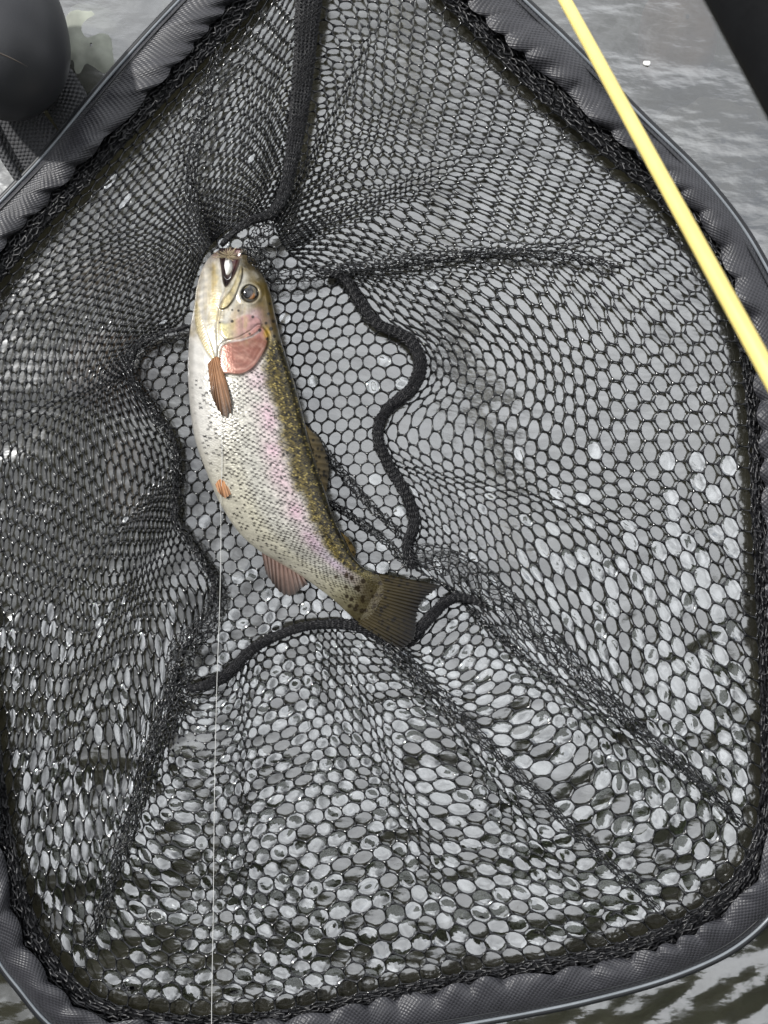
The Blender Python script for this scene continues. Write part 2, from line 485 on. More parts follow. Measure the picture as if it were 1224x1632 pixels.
SEAM = [(430,345),(455,395),(500,428),(545,442),(572,478),(600,515),(648,538),(670,575),(658,617),(618,652),(602,692),
        (620,742),(648,790),(660,832),(650,872),(660,905),(705,930),(735,952),(712,962),(682,988),(650,1022),(610,1012),
        (560,996),(480,1000),(405,1033),(362,1075),(312,1096),(284,1072),(300,1015),(335,975),(338,920),(305,868),(280,830),
        (282,762),(278,705),(242,648),(210,602),(214,562),(252,535),(292,505),(305,455),(326,402),(358,368),(392,352)]
SEAM = np.array(SEAM, float)[::-1]                # anticlockwise like RIM (down the left side)
SEAMC = spline(SEAM, 1600, closed=True)

kern = np.exp(-(np.arange(-200, 201) / 75.0) ** 2); kern /= kern.sum()
SEAMS = np.stack([np.convolve(np.concatenate([SEAMC[-200:, i_], SEAMC[:, i_], SEAMC[:200, i_]]), kern, 'valid') for i_ in (0, 1)], -1)
def near(curve, x, y):
    return np.argmin((curve[:, 0] - x) ** 2 + (curve[:, 1] - y) ** 2) / len(curve)

PAIRS = [  # rim point, seam point
 ((505,-95), (430,345)), ((300,140),(350,375)), ((55,405),(300,480)), ((-30,600),(225,550)), ((-33,700),(211,595)),
 ((-25,850),(262,680)), ((0,1100),(280,800)), ((25,1300),(300,860)), ((62,1440),(336,930)), ((112,1535),(290,1050)),
 ((250,1605),(312,1096)), ((620,1565),(480,1000)), ((985,1492),(605,1010)), ((1130,1415),(690,980)), ((1195,1320),(720,940)),
 ((1204,1180),(652,885)), ((1198,990),(645,790)), ((1188,760),(605,680)), ((1180,620),(668,590)), ((1150,500),(610,522)), ((1060,355),(510,432)), ((1000,298),(470,410)), ((720,38),(437,358)),
]
pr = np.array([near(RIMC, *a) for a, b in PAIRS]); ps = np.array([near(SEAMC, *b) for a, b in PAIRS])
pr[0] = 0.0 if pr[0] < 0.5 else pr[0] - 1
s0 = ps[0]
ps = (ps - s0) % 1.0; ps[0] = 0
r0 = pr[0]
pr = (pr - r0) % 1.0; pr[0] = 0
order = np.argsort(pr); pr = pr[order]; ps = np.maximum.accumulate(ps[order])
pr = np.append(pr, 1.0); ps = np.append(ps, 1.0)

FOLDS = [  # rim point the fold runs to, half width (fraction of the rim), bunching, ridge height
 ((985,1492), .035, 1.45, .010), ((1195,1320), .036, 1.5, .010), ((112,1535), .040, 1.6, .012), ((1070,370), .040, 1.7, .010),
 ((270,170), .035, 1.6, .010), ((-33,690), .03, 1.6, .006), ((870,185), .03, 1.35, .004), ((1190,880), .035, 1.3, .003),
 ((760,1538), .035, 1.25, .003), ((400,1606), .035, 1.3, .003), ((-10,1020), .03, 1.4, .005), ((640,-50), .02, 1.5, .006),
]
FOLDS = [((near(RIMC, *a) - r0) % 1.0, w_, b_, h_) for a, w_, b_, h_ in FOLDS]
ZS = 0.0014

def wall_px(q, t):
    """q 0..1 round the bag, t 0 rim .. 1 seam -> photo px, py, height"""
    q = np.asarray(q, float); t = np.asarray(t, float)
    g = sstep(0.02, 0.45, t)
    qq = q + (0.0022 * np.sin(q * 61 + 5.0 * t) + 0.0008 * np.sin(q * 140 - 7 * t + 1)) * sstep(0, 0.3, t) * sstep(0, 0.03, q) * sstep(1, 0.97, q)
    ridge = 0
    for q0, wd, b, h in FOLDS:
        d = qq - q0
        a = np.clip(np.abs(d) / wd, 1e-6, 1)
        nb = 1 + (b - 1) * g
        qn = q0 + np.sign(d) * wd * a ** nb
        qq = np.where(np.abs(d) < wd, qn, qq)
        ridge = ridge + 0.7 * h * np.exp(-(a / 0.42) ** 2) * g * (1 - 0.5 * t)
    tt = t + 0.010 * np.sin(q * 47 + t * 9) * np.sin(np.pi * t) + 0.005 * np.sin(q * 118 + 2 - t * 14) * np.sin(np.pi * t)
    R = cinterp(RIMC, (qq + r0)); S = cinterp(SEAMC, np.interp(qq, pr, ps) + s0)
    S0 = cinterp(SEAMS, np.interp(qq, pr, ps) + s0)
    S = S0 + (S - S0) * (np.clip(tt, 0, 1) ** 3)[..., None]
    f = 1.36 * tt - 0.36 * tt ** 2
    px = R[..., 0] + (S[..., 0] - R[..., 0]) * f
    py = R[..., 1] + (S[..., 1] - R[..., 1]) * f
    dm = sstep(0, 0.25, t) * sstep(1.0, 0.8, t)
    px = px + dm * 4.0 * snoise(px, py, 21, 2, 0.014)
    py = py + dm * 4.0 * snoise(px, py, 22, 2, 0.014)
    z = ZS + (R[..., 6] - ZS) * (1 - tt) ** 1.7 + ridge + dm * 0.0003 * snoise(px, py, 23, 3, 0.03)
    return px, py, z

NET = root('landing_net', (0, 0, 0), 'black landing net with hexagon mesh bag and wrinkled nylon rim sleeve', 'landing net')

# --- wall netting
N, M = 142, 30
def hexgrid(N, M, fn, wrap=False):
    """vertices (half step k, zig row j, side) of a pointy hexagon lattice, edges and cells"""
    K = 2 * N + 1
    k, j = np.meshgrid(np.arange(K), np.arange(M + 1), indexing='ij')
    up = ((k + j) % 2 == 0)
    t = (j - np.where(up, 2 / 3, 1 / 3) + 0.5) / M
    q = k / (2.0 * N)
    t = np.clip(t, 0, 1)
    V = fn(q, t)
    idx = k * (M + 1) + j
    e1 = np.stack([idx[:-1].ravel(), idx[1:].ravel()], -1)
    lo = ~up[:, :-1]
    e2 = np.stack([idx[:, :-1][lo], idx[:, 1:][lo]], -1)
    cells = []
    for jj in range(M):
        c = np.arange(1 if jj % 2 else 0, K, 2)
        c = c[(c > 0) & (c < K - 1)]
        cells.append(np.stack([c * (M + 1) + jj, (c + 1) * (M + 1) + jj, (c + 1) * (M + 1) + jj + 1,
                               c * (M + 1) + jj + 1, (c - 1) * (M + 1) + jj + 1, (c - 1) * (M + 1) + jj], -1))
    return V, np.vstack([e1, e2]), np.vstack(cells), q.ravel(), t.ravel()

def wall_fn(q, t):
    return np.stack(wall_px(q, t), -1).reshape(-1, 3)
VW, EW, CW, QW, TW = hexgrid(N, M, wall_fn)
VW[:, :2] += RNG.normal(0, 0.35, (len(VW), 2)) * (sstep(0, .1, TW) * sstep(1, .9, TW))[:, None]
VW3 = P(VW[:, 0], VW[:, 1], VW[:, 2])

def net_strands(V3, E, thick=0.00068):
    A, B = V3[E[:, 0]], V3[E[:, 1]]
    ln = np.linalg.norm(B - A, axis=1)
    ok = ln > 1e-4
    A, B, ln = A[ok], B[ok], ln[ok]
    jit = RNG.uniform(0.85, 1.15, len(A))
    rm = np.minimum(thick, 0.21 * ln + 0.0003) * jit
    return strands(A, B, rm * 2.25, rm)
v, f = net_strands(VW3, EW)
mesh('mesh_wall', v, f, M_strand, NET, kind='stuff')

# --- floor netting inside the seam
def inside(poly, x, y):
    r = np.zeros(np.shape(x), bool); n = len(poly); j = n - 1
    for i in range(n):
        xi, yi = poly[i]; xj, yj = poly[j]
        c = ((yi > y) != (yj > y)) & (x < (xj - xi) * (y - yi) / (yj - yi + 1e-12) + xi)
        r ^= c; j = i
    return r
SP = SEAMC[::8, :2]
FW, FH = 20.5, 18.0
nx, ny = 36, 54
K = 2 * nx + 1
k, j = np.meshgrid(np.arange(K), np.arange(ny), indexing='ij')
up = ((k + j) % 2 == 0)
fx = 170 + k * FW / 2 ; fy = 310 + (j - np.where(up, 2 / 3, 1 / 3)) * FH
fx2 = fx + 7 * snoise(fx, fy, 31, 3, 0.018) + 0.10 * (fy - 700) * 0.6
fy2 = fy + 7 * snoise(fx, fy, 32, 3, 0.018) - 0.12 * (fx - 450)
idx = k * ny + j
fe1 = np.stack([idx[:-1].ravel(), idx[1:].ravel()], -1)
lo = ~up[:, :-1]
fe2 = np.stack([idx[:, :-1][lo], idx[:, 1:][lo]], -1)
FE = np.vstack([fe1, fe2])
FX, FY = fx2.ravel(), fy2.ravel()
ins = inside(SP, FX, FY)
FZ = 0.0014 + 0.0003 * snoise(FX, FY, 33, 3, 0.03)
a_in, b_in = ins[FE[:, 0]], ins[FE[:, 1]]
both = a_in & b_in
A = np.stack([FX, FY, FZ], -1)[FE[:, 0]]; B = np.stack([FX, FY, FZ], -1)[FE[:, 1]]
half = a_in ^ b_in
Ah = np.where(a_in[half][:, None], A[half], B[half]); Bh = np.where(a_in[half][:, None], B[half], A[half])
l_, h_ = np.zeros(len(Ah)), np.ones(len(Ah))
for _ in range(12):
    m_ = (l_ + h_) / 2; pt = Ah + (Bh - Ah) * m_[:, None]; c = inside(SP, pt[:, 0], pt[:, 1])
    l_ = np.where(c, m_, l_); h_ = np.where(c, h_, m_)
Bh = Ah + (Bh - Ah) * h_[:, None]
A = np.vstack([A[both], Ah]); B = np.vstack([B[both], Bh])
A3 = P(*A.T); B3 = P(*B.T)
ok = np.linalg.norm(A3 - B3, axis=1) > 5e-4
rm = 0.00060 * RNG.uniform(.85, 1.15, ok.sum())
v, f = strands(A3[ok], B3[ok], rm * 2.2, rm)
mesh('mesh_floor', v, f, M_strand, NET, kind='stuff')
fcells = []
for jj in range(ny - 1):
    c = np.arange(1 if jj % 2 else 0, K, 2); c = c[(c > 0) & (c < K - 1)]
    fcells.append(np.stack([c * ny + jj, (c + 1) * ny + jj, (c + 1) * ny + jj + 1, c * ny + jj + 1, (c - 1) * ny + jj + 1, (c - 1) * ny + jj], -1))
FC = np.vstack(fcells); FC = FC[ins[FC].all(1)]

# --- water held in the mesh cells (one small lens each)
def films(V3, V2, cells, prob, seed):
    r = np.random.default_rng(seed)
    c2 = V2[cells].mean(1)
    keep = r.random(len(cells)) < prob(c2[:, 0], c2[:, 1])
    C = V3[cells[keep]]                                   # n,6,3
    n = len(C)
    cen = C.mean(1)
    mid = (C + np.roll(C, -1, 1)) / 2
    ring = np.empty((n, 12, 3)); ring[:, 0::2] = C; ring[:, 1::2] = mid + (cen[:, None] - mid) * 0.02
    ring[:, 0::2] = C + (cen[:, None] - C) * 0.06
    size = np.linalg.norm(C - cen[:, None], axis=2).mean(1)
    depth = size * r.uniform(0.0, 1.0, n) ** 1.5 * 0.20 * np.where(r.random(n) < 0.8, -1, 1)
    tilt = r.normal(0, 0.11, (n, 2)) * size[:, None]
    sh = r.normal(0, 0.20, (n, 1, 2)) * size[:, None, None]
    rings = []
    for s, hgt in ((1.0, 0.0), (0.82, 0.42), (0.58, 0.75), (0.30, 0.95)):
        p = cen[:, None] + (ring - cen[:, None]) * s
        d = (p - cen[:, None])[..., :2] / size[:, None, None]
        p[..., :2] += sh * (1 - s)
        p[..., 2] += (depth * hgt)[:, None] + (d * tilt[:, None]).sum(-1) * (1 - s * s) * 1.5
        rings.append(p)
    cc = cen.copy(); cc[:, 2] += depth; cc[:, :2] += sh[:, 0]
    v = np.concatenate([np.stack(rings, 1).reshape(n, 48, 3), cc[:, None]], 1)
    bq = grid_faces(4, 12, wrap_c=True)[:, ::-1]
    i = np.arange(12); bt = np.stack([36 + (i + 1) % 12, 36 + i, np.full(12, 48)], -1)
    o = (np.arange(n) * 49)[:, None, None]
    return v.reshape(-1, 3), [(bq[None] + o).reshape(-1, 4), (bt[None] + o).reshape(-1, 3)]
def prob(x, y):
    base = sstep(760, 1180, y + 0.22 * (x - 612)) * 0.80
    return np.clip(base * (0.9 + 0.35 * snoise(x, y, 41, 3, 0.02)) + 0.004, 0, 0.95)
fv = [films(VW3, VW[:, :2], CW[(TW[CW].min(1) > 0.01)], prob, 51),
      films(P(FX, FY, FZ), np.stack([FX, FY], -1), FC, lambda x, y: 0.05 + 0.5 * sstep(760, 1000, y), 52)]
v, f = join(fv)
mesh('water_film', v, f, M_film, NET, kind='stuff', label='thin lenses of water caught in the net cells')

# --- knitted band, sleeve, edging round the rim
nb = 620
bu = np.arange(nb) / nb
RB = cinterp(RIMC, bu)
rowsn = 9
s_ = np.linspace(0, 1, rowsn)
wob = RNG.normal(0, 1.0, (nb, rowsn))
bx = RB[:, None, 0] + (RB[:, None, 2] - RB[:, None, 0]) * s_ * 1.05 + wob * 1.2
by = RB[:, None, 1] + (RB[:, None, 3] - RB[:, None, 1]) * s_ * 1.05 + RNG.normal(0, 1.2, (nb, rowsn))
bz = RB[:, None, 6] + 0.003 * np.sin(np.pi * s_)[None] + RNG.normal(0, 0.0007, (nb, rowsn)) + 0.0014 * np.sin(s_ * 20)[None]
kb = mesh('knit_band', P(bx, by, bz).reshape(-1, 3), grid_faces(nb, rowsn, wrap_r=True), M_knit, NET)
def band_fn(q, t):
    Rq = cinterp(RIMC, q)
    px = Rq[..., 0] + (Rq[..., 2] - Rq[..., 0]) * (t * 1.04)
    py = Rq[..., 1] + (Rq[..., 3] - Rq[..., 1]) * (t * 1.04)
    z = Rq[..., 6] + 0.0045 + 0.002 * np.sin(np.pi * t)
    return np.stack([px, py, z], -1).reshape(-1, 3)
VB, EB, _, QB, TB = hexgrid(330, 8, band_fn)
VB[:, :2] += RNG.normal(0, 1.5, (len(VB), 2)); VB[:, 2] += RNG.normal(0, 0.0011, len(VB))
B3 = P(*VB.T)
EB = EB[RNG.random(len(EB)) < 0.93]
v, f = strands(B3[EB[:, 0]], B3[EB[:, 1]], 0.0011, RNG.uniform(.0007, .0011, len(EB)), sides=5)
mesh('knit_loops', v, f, M_knit, kb, kind='stuff')

ns, ms = 1500, 17
su = np.arange(ns) / ns
RS = cinterp(RIMC, su)
arc = su * 4700.0                                   # px along the rim
a_ = np.linspace(0, 1, ms)
sc_in = 9.0 * np.abs(np.sin(arc / 17 + 2.5 * snoise(arc, arc * 0, 61, 3, 0.012))) + 3 * snoise(arc, arc * 0, 62, 3, 0.03)
dx, dy = RS[:, 4] - RS[:, 2], RS[:, 5] - RS[:, 3]
dl = np.hypot(dx, dy)[:, None]
off = (a_[None] * 1.0) - ((sc_in / dl[:, 0])[:, None] * (1 - a_[None]) ** 2) - 0.10 * (1 - a_[None])
sx = RS[:, 2:3] + dx[:, None] * off
sy = RS[:, 3:4] + dy[:, None] * off
A2, U2 = np.meshgrid(a_, arc)
puck = 0.0042 * snoise(U2 + 40 * A2, A2 * 45, 63, 4, 0.030) * (1 - 0.6 * A2) + 0.0022 * np.abs(np.sin(U2 / 17 + 2.5 * snoise(U2, U2 * 0, 61, 3, 0.012))) * (1 - A2) ** 3 + 0.0042 * np.clip(snoise(U2 - 20 * A2, A2 * 20, 64, 3, 0.075), 0, 1) * (1 - A2) ** 1.2
sz = RS[:, 6:7] + 0.004 + 0.0105 * np.sqrt(np.clip(1 - (2 * A2 - 0.95) ** 2 / 1.15, 0, 1)) + puck
sv = P(sx, sy, sz)
uv = np.stack([U2 * 0.00047, A2 * 0.030 + 0 * U2, 0 * U2], -1)
sl = mesh('rim_sleeve', sv.reshape(-1, 3), grid_faces(ns, ms, wrap_r=True), M_sleeve, NET, attrs={'wuv': uv.reshape(-1, 3)})
oc = cinterp(RIMC, np.arange(900) / 900)
nrm = np.stack([oc[:, 4] - oc[:, 2], oc[:, 5] - oc[:, 3]], -1); nrm /= np.linalg.norm(nrm, axis=1)[:, None]
def ring_tube(offpx, z, r):
    c = P(oc[:, 4] + nrm[:, 0] * offpx, oc[:, 5] + nrm[:, 1] * offpx, oc[:, 6] + z)
    v, f = tube(np.vstack([c, c[:1]]), r, 8, cap=False)
    return v, f
mesh('sleeve_piping', *ring_tube(1.5, 0.0075, 0.0011), M_pipe, sl)
mesh('frame_hoop', *ring_tube(2.0, 0.0035, 0.0034), M_dark, NET)
mesh('sleeve_seam', *ring_tube(-9, 0.0118, 0.0006), M_dark, sl)

# --- seam tapes
def tape(name, path, width, z, rib=6, hgt=0.0022, mat=M_tape, lift=None, wob=1.0):
    """path in px, width in px along it; a ribbed stitched ribbon with thickness"""
    n = max(40, int(np.hypot(*np.diff(np.asarray(path, float)[:, :2], axis=0).T).sum() / 2.2))
    c = spline(path, n)
    wd = np.interp(np.linspace(0, 1, n), np.linspace(0, 1, len(width)), width)
    zz = np.interp(np.linspace(0, 1, n), np.linspace(0, 1, len(z)), z)
    T = np.gradient(c, axis=0); T /= np.linalg.norm(T, axis=1)[:, None]
    Nn = np.stack([-T[:, 1], T[:, 0]], -1)
    m = 25
    a = np.linspace(-1, 1, m)
    arc = np.arange(n) * 2.2
    edge = wob * (0.9 * np.sin(arc * 1.7)[:, None] * np.abs(a)[None] ** 6 + RNG.normal(0, .4, (n, 1)) * np.abs(a)[None] ** 4)
    px = c[:, 0:1] + Nn[:, 0:1] * (a[None] * wd[:, None] / 2 + edge)
    py = c[:, 1:2] + Nn[:, 1:2] * (a[None] * wd[:, None] / 2 + edge)
    top = zz[:, None] + hgt * (1 - a[None] ** 4) + 0.0007 * np.cos(a[None] * np.pi * rib) * (1 - a[None] ** 6) + 0.0005 * np.sin(arc[:, None] * 1.35 + a[None] * 2)
    bot = zz[:, None] - hgt * 0.6 * (1 - a[None] ** 4)
    vt = P(px, py, top).reshape(-1, 3); vb = P(px, py, bot - 0.0003).reshape(-1, 3)
    uv = np.stack([np.broadcast_to(arc[:, None] * 0.0005, px.shape), a[None] * wd[:, None] * 0.00025, 0 * px], -1).reshape(-1, 3)
    gf = grid_faces(n, m)
    o = mesh(name, np.vstack([vt, vb]), [gf[:, ::-1], gf + n * m], mat, NET, attrs={'wuv': np.vstack([uv, uv])})
    A, B = [], []
    VT = vt.reshape(n, m, 3)
    for lane in (2, 6, 10, 14, 18, 22):                     # knitted stitches across the tape
        for i in range(0, n - 3, 2):
            k1, k2 = (lane - 1, lane + 2) if (i // 2) % 2 else (lane + 2, lane - 1)
            up = np.array([0, 0, 0.0005])
            A.append(VT[i, max(k1, 0)] + up + RNG.normal(0, 2e-4, 3)); B.append(VT[i + 2, min(k2, m - 1)] + up + RNG.normal(0, 2e-4, 3))
    v, f = strands(np.array(A), np.array(B), 0.00045, 0.00055, sides=4)
    mesh('stitching', v, f, M_knit, o, kind='stuff')
    return o

tape('seam_tape', [(500,-110),(496,-40),(489,40),(482,130),(472,210),(458,290),(436,338),(400,352),(376,368),(352,392)], [48,46,42,36,33,30,22,18,14,8],
     [.024,.022,.020,.019,.019,.020,.022,.028,.034,.036])
tape('seam_tape', [(520,436),(548,444),(572,478),(600,515),(648,538),(670,575),(658,617),(618,652),(602,692),(620,742),(648,790),(660,832),(650,872),(662,906)],
     [10,16,18,18,19,22,20,17,18,18,18,18,19,16], [.009]*14)
tape('seam_tape', [(775,965),(735,952),(708,962),(680,990),(652,1020),(612,1014),(560,996),(480,1000),(405,1033),(362,1075),(312,1096),(296,1092)],
     [10,16,19,19,22,18,15,15,16,18,18,10], [.009]*12)
tape('seam_tape', [(300,520),(252,535),(216,562),(210,602),(242,648),(278,705),(282,762),(280,830),(305,868),(338,920),(340,960)],
     [5,6,8,9,8,7,7,7,7,7,6], [.010,.009,.008,.008,.008,.008,.008,.008,.008,.008,.008])

# --- gathered folds of netting lying over the walls
def fold(path, width, z, cells, rows=7, hgt=0.009, thick=0.00042, jit=1.3):
    c = spline(path, 200)
    T = np.gradient(c, axis=0); T /= np.linalg.norm(T, axis=1)[:, None]
    Nn = np.stack([-T[:, 1], T[:, 0]], -1)
    def fn(q, t):
        i = np.clip((q * 199).astype(int), 0, 199)
        wd = np.interp(q, np.linspace(0, 1, len(width)), width)
        zz = np.interp(q, np.linspace(0, 1, len(z)), z)
        a = 2 * t - 1
        o = a + 0.25 * np.sin(q * 40) * (1 - a * a)
        px = c[i, 0] + Nn[i, 0] * o * wd / 2; py = c[i, 1] + Nn[i, 1] * o * wd / 2
        return np.stack([px, py, zz + hgt * (1 - np.abs(a) ** 2.2) * np.interp(q, [0, .08, .8, 1], [.5, 1, .8, .2])], -1).reshape(-1, 3)
    V, E, _, q, t = hexgrid(cells, rows, fn)
    V[:, :2] += RNG.normal(0, jit, (len(V), 2)); V[:, 2] += RNG.normal(0, 0.0009, len(V))
    V3 = P(*V.T)
    v, f = strands(V3[E[:, 0]], V3[E[:, 1]], thick * 1.5, thick)
    mesh('mesh_fold', v, f, M_strand, NET, kind='stuff')

fold([(600,1008),(665,1070),(760,1168),(880,1290),(985,1390),(1050,1450)], [24,19,15,14,13,11], [.008,.009,.010,.010,.011,.012], 42, 5)
fold([(652,884),(725,900),(800,958),(900,1045),(1020,1165),(1110,1240),(1185,1315)], [34,46,44,28,20,16,11], [.008,.009,.010,.010,.011,.012,.013], 46, 7)
fold([(300,1098),(272,1140),(240,1210),(218,1290),(180,1400),(140,1510)], [40,34,26,20,16,13], [.008,.009,.010,.010,.011,.012], 34, 7)
fold([(348,950),(332,990),(290,1040),(288,1098)], [30,36,44,40], [.009,.009,.009,.009], 20, 8)
fold([(405,440),(470,440),(560,428),(660,412),(780,403),(900,408),(990,425)], [26,20,15,13,12,11,8], [.020,.012,.010,.009,.009,.010,.010], 50, 4, hgt=.005)
fold([(318,402),(306,330),(308,250),(330,150),(350,70)], [22,18,16,15,15], [.022,.018,.016,.015,.016], 30, 5, hgt=.006)
fold([(306,530),(250,540),(216,566),(212,604),(245,652),(276,705)], [14,18,22,22,20,18], [.009]*6, 28, 5, hgt=.006)
fold([(276,705),(282,762),(280,830),(312,875),(342,930),(348,950)], [18,16,16,16,18,24], [.008]*6, 30, 4, hgt=.006)
fold([(430,350),(405,395),(425,440)], [26,22,30], [.030,.036,.024], 14, 5, hgt=.004)
fold([(488,676),(530,735),(585,800),(650,862)], [9,13,14,12], [.006]*4, 30, 4, hgt=.004)
fold([(520,800),(570,830),(620,868),(655,905)], [8,11,12,16], [.006]*4, 22, 4, hgt=.004)
fold([(388,394),(412,408),(430,436)], [20,30,22], [.036,.040,.034], 7, 3, hgt=.005)

# ------------------------------------------------------------------ trout
ROWS = np.array([  # belly x,y  back x,y  half thickness(mm)
 (353,395, 388,396, 3), (346,400, 396,402, 7.5), (334,410, 405,412, 12), (323,427, 416,430, 15), (314,455, 430,464, 18), (309,490, 438,500, 20),
 (303,525, 447,538, 22), (300,565, 458,575, 23.5), (300,610, 469,610, 24.5), (304,660, 481,655, 25), (312,705, 492,700, 25),
 (330,755, 505,742, 24), (352,805, 520,790, 22.5), (380,848, 533,828, 20.5), (413,878, 545,855, 18), (450,900, 559,882, 15),
 (490,925, 573,899, 12.5), (530,955, 588,910, 9), (562,984, 604,917, 5.5), (584,1000, 622,930, 2.2)], float)
NR, NT, NBt = 640, 210, 40
ctr = np.column_stack([(ROWS[:, 0] + ROWS[:, 2]) / 2, (ROWS[:, 1] + ROWS[:, 3]) / 2, ROWS])
RW = spline(ctr, NR)[:, 2:]
sarc = np.concatenate([[0], np.cumsum(np.hypot(np.diff((RW[:, 0] + RW[:, 2]) / 2), np.diff((RW[:, 1] + RW[:, 3]) / 2)))])
ang = np.concatenate([np.linspace(np.pi, 0, NT), np.linspace(0, -np.pi, NBt + 2)[1:-1]])
ca, sa_ = np.cos(ang), np.sin(ang)
NCc = len(ang)
AA = np.broadcast_to(ca[None], (NR, NCc))                 # -1 belly .. +1 back
TOP = np.broadcast_to((sa_ >= -1e-9)[None], (NR, NCc))
SS = np.broadcast_to(sarc[:, None], (NR, NCc))
fpx = (RW[:, None, 0] + RW[:, None, 2]) / 2 + (RW[:, None, 2] - RW[:, None, 0]) / 2 * AA
fpy = (RW[:, None, 1] + RW[:, None, 3]) / 2 + (RW[:, None, 3] - RW[:, None, 1]) / 2 * AA
th = RW[:, None, 4] / 1000.0
ZC = np.maximum(0.008 + th * 0.95, 0.012)
sgn = np.sign(sa_)[None]
prof = np.abs(sa_)[None] ** 0.85
fz = ZC + th * sgn * prof
def seg_d(x, y, pts):
    """distance to a polyline in px"""
    d = np.full(np.shape(x), 1e9)
    for (x0, y0), (x1, y1) in zip(pts[:-1], pts[1:]):
        vx, vy = x1 - x0, y1 - y0
        t = np.clip(((x - x0) * vx + (y - y0) * vy) / (vx * vx + vy * vy), 0, 1)
        d = np.minimum(d, np.hypot(x - x0 - t * vx, y - y0 - t * vy))
    return d
def poly_sd(x, y, poly):
    pp = list(poly) + [poly[0]]
    d = seg_d(x, y, pp)
    return np.where(inside(poly, x, y), -d, d)
def smooth_poly(pts, n=60):
    return [tuple(p) for p in spline(pts, n, closed=True)]
MOUTH = smooth_poly([(349,390),(366,386),(384,391),(381,416),(374,438),(361,457),(356,448),(353,424)])
GILL = smooth_poly([(351,591),(366,596),(384,597),(402,588),(416,570),(426,548),(426,532),(414,520),(400,530),(380,541),(362,546),(352,556)])
PREOP = smooth_poly([(350,514),(352,534),(364,543),(384,541),(404,534),(416,522),(414,508),(396,500),(380,506),(366,514)])
MAX_ = smooth_poly([(385,424),(378,440),(368,462),(354,478),(349,489),(354,493),(364,488),(374,474),(381,456),(386,440)])
JAWL = [(362,456),(352,484),(346,520),(348,560),(345,590)]
BRAN = smooth_poly([(312,480),(320,500),(330,530),(340,560),(348,588),(340,575),(326,556),(315,530),(310,505)])
tp = TOP
mo = poly_sd(fpx, fpy, MOUTH); gi = poly_sd(fpx, fpy, GILL); po = poly_sd(fpx, fpy, PREOP); mx_ = poly_sd(fpx, fpy, MAX_)
dj = seg_d(fpx, fpy, JAWL); br = poly_sd(fpx, fpy, BRAN)
eye_d = np.hypot(fpx - 398, fpy - 468)
dz = np.zeros_like(fz)
dz -= 0.020 * sstep(1.5, -5, mo)
dz += 0.0012 * sstep(2, -2.5, gi) ; dz += 0.0010 * sstep(1.5, -3, po); dz += 0.0018 * sstep(1.2, -2, mx_)
dz -= 0.0006 * np.exp(-(dj / 2.6) ** 2); dz += 0.0007 * sstep(2, -2, br)
dz -= 0.0010 * np.exp(-((gi - 2.5) / 2.0) ** 2)
dz += 0.0010 * np.exp(-((eye_d - 17) / 4) ** 2) - 0.0022 * sstep(16, 11, eye_d)
dz += 0.00010 * snoise(fpx * 0.5 + fpy * 0.4, (fpy - 0.5 * fpx) * 1.6, 79, 4, 0.16) * sstep(0, -4, gi)
dz += 0.0002 * np.sin((fpy + 0.9 * fpx) * 1.15) * sstep(0, -3, br)
body_m = sstep(18, 40, SS - 165 + 0.0 * AA)              # scaled part of the body
fz = fz + dz * tp
# ---- skin colours
a = AA
lw = np.hypot(RW[:, 2] - RW[:, 0], RW[:, 3] - RW[:, 1])[:, None]
def mixc(c, col, m):
    return c * (1 - m[..., None]) + lin(col) * m[..., None]
C = np.broadcast_to(lin((212, 208, 200)), fz.shape + (3,)).copy()
wv = a + 0.05 * snoise(SS, a * 60, 71, 4, 0.05)
C = mixc(C, (200, 197, 186), sstep(-0.75, -0.35, wv))
C = mixc(C, (232, 226, 160 + 40), sstep(-0.2, -0.5, wv) * sstep(260, 420, SS) * 0.6)
pk = np.exp(-((wv - 0.30) / 0.20) ** 2)
C = mixc(C, (214, 178, 190), pk * (0.55 + 0.3 * snoise(SS, a * 70, 85, 4, 0.09)) * sstep(120, 200, SS))
C = mixc(C, (190, 176, 196), pk * 0.6 * sstep(420, 560, SS))
gold = sstep(0.40, 0.64, wv + 0.06 * snoise(SS, a * 90, 72, 3, 0.12))
C = mixc(C, (112, 98, 50), gold)
C = mixc(C, (70, 64, 36), sstep(0.72, 0.98, wv))
C = mixc(C, (168, 160, 112), sstep(540, 630, SS) * 0.75 * sstep(-0.2, 0.3, np.abs(wv)))
# scales: a diamond lattice, each with its own brightness, and dark x-shaped marks
pit = 5.2 - 1.2 * sstep(300, 600, SS)
lw = np.hypot(RW[:, 2] - RW[:, 0], RW[:, 3] - RW[:, 1])[:, None]
def lattice(pitch, seed):
    U_ = SS / pitch; V_ = a * lw.mean() / 2 * 0.9 / pitch
    U_ = U_ + 0.12 * snoise(SS, a * 80, seed + 200, 3, 0.06); V_ = V_ + 0.12 * snoise(SS, a * 80, seed + 201, 3, 0.06)
    p1, p2 = U_ + V_, U_ - V_
    i1, i2 = np.round(p1), np.round(p2)
    return i1, i2, p1 - i1, p2 - i2
body = sstep(-6, 8, SS - 178 + 46 * sstep(0.38, 0.62, a) - 18 * (a - 0.3) ** 2) * sstep(-2, 3, gi)
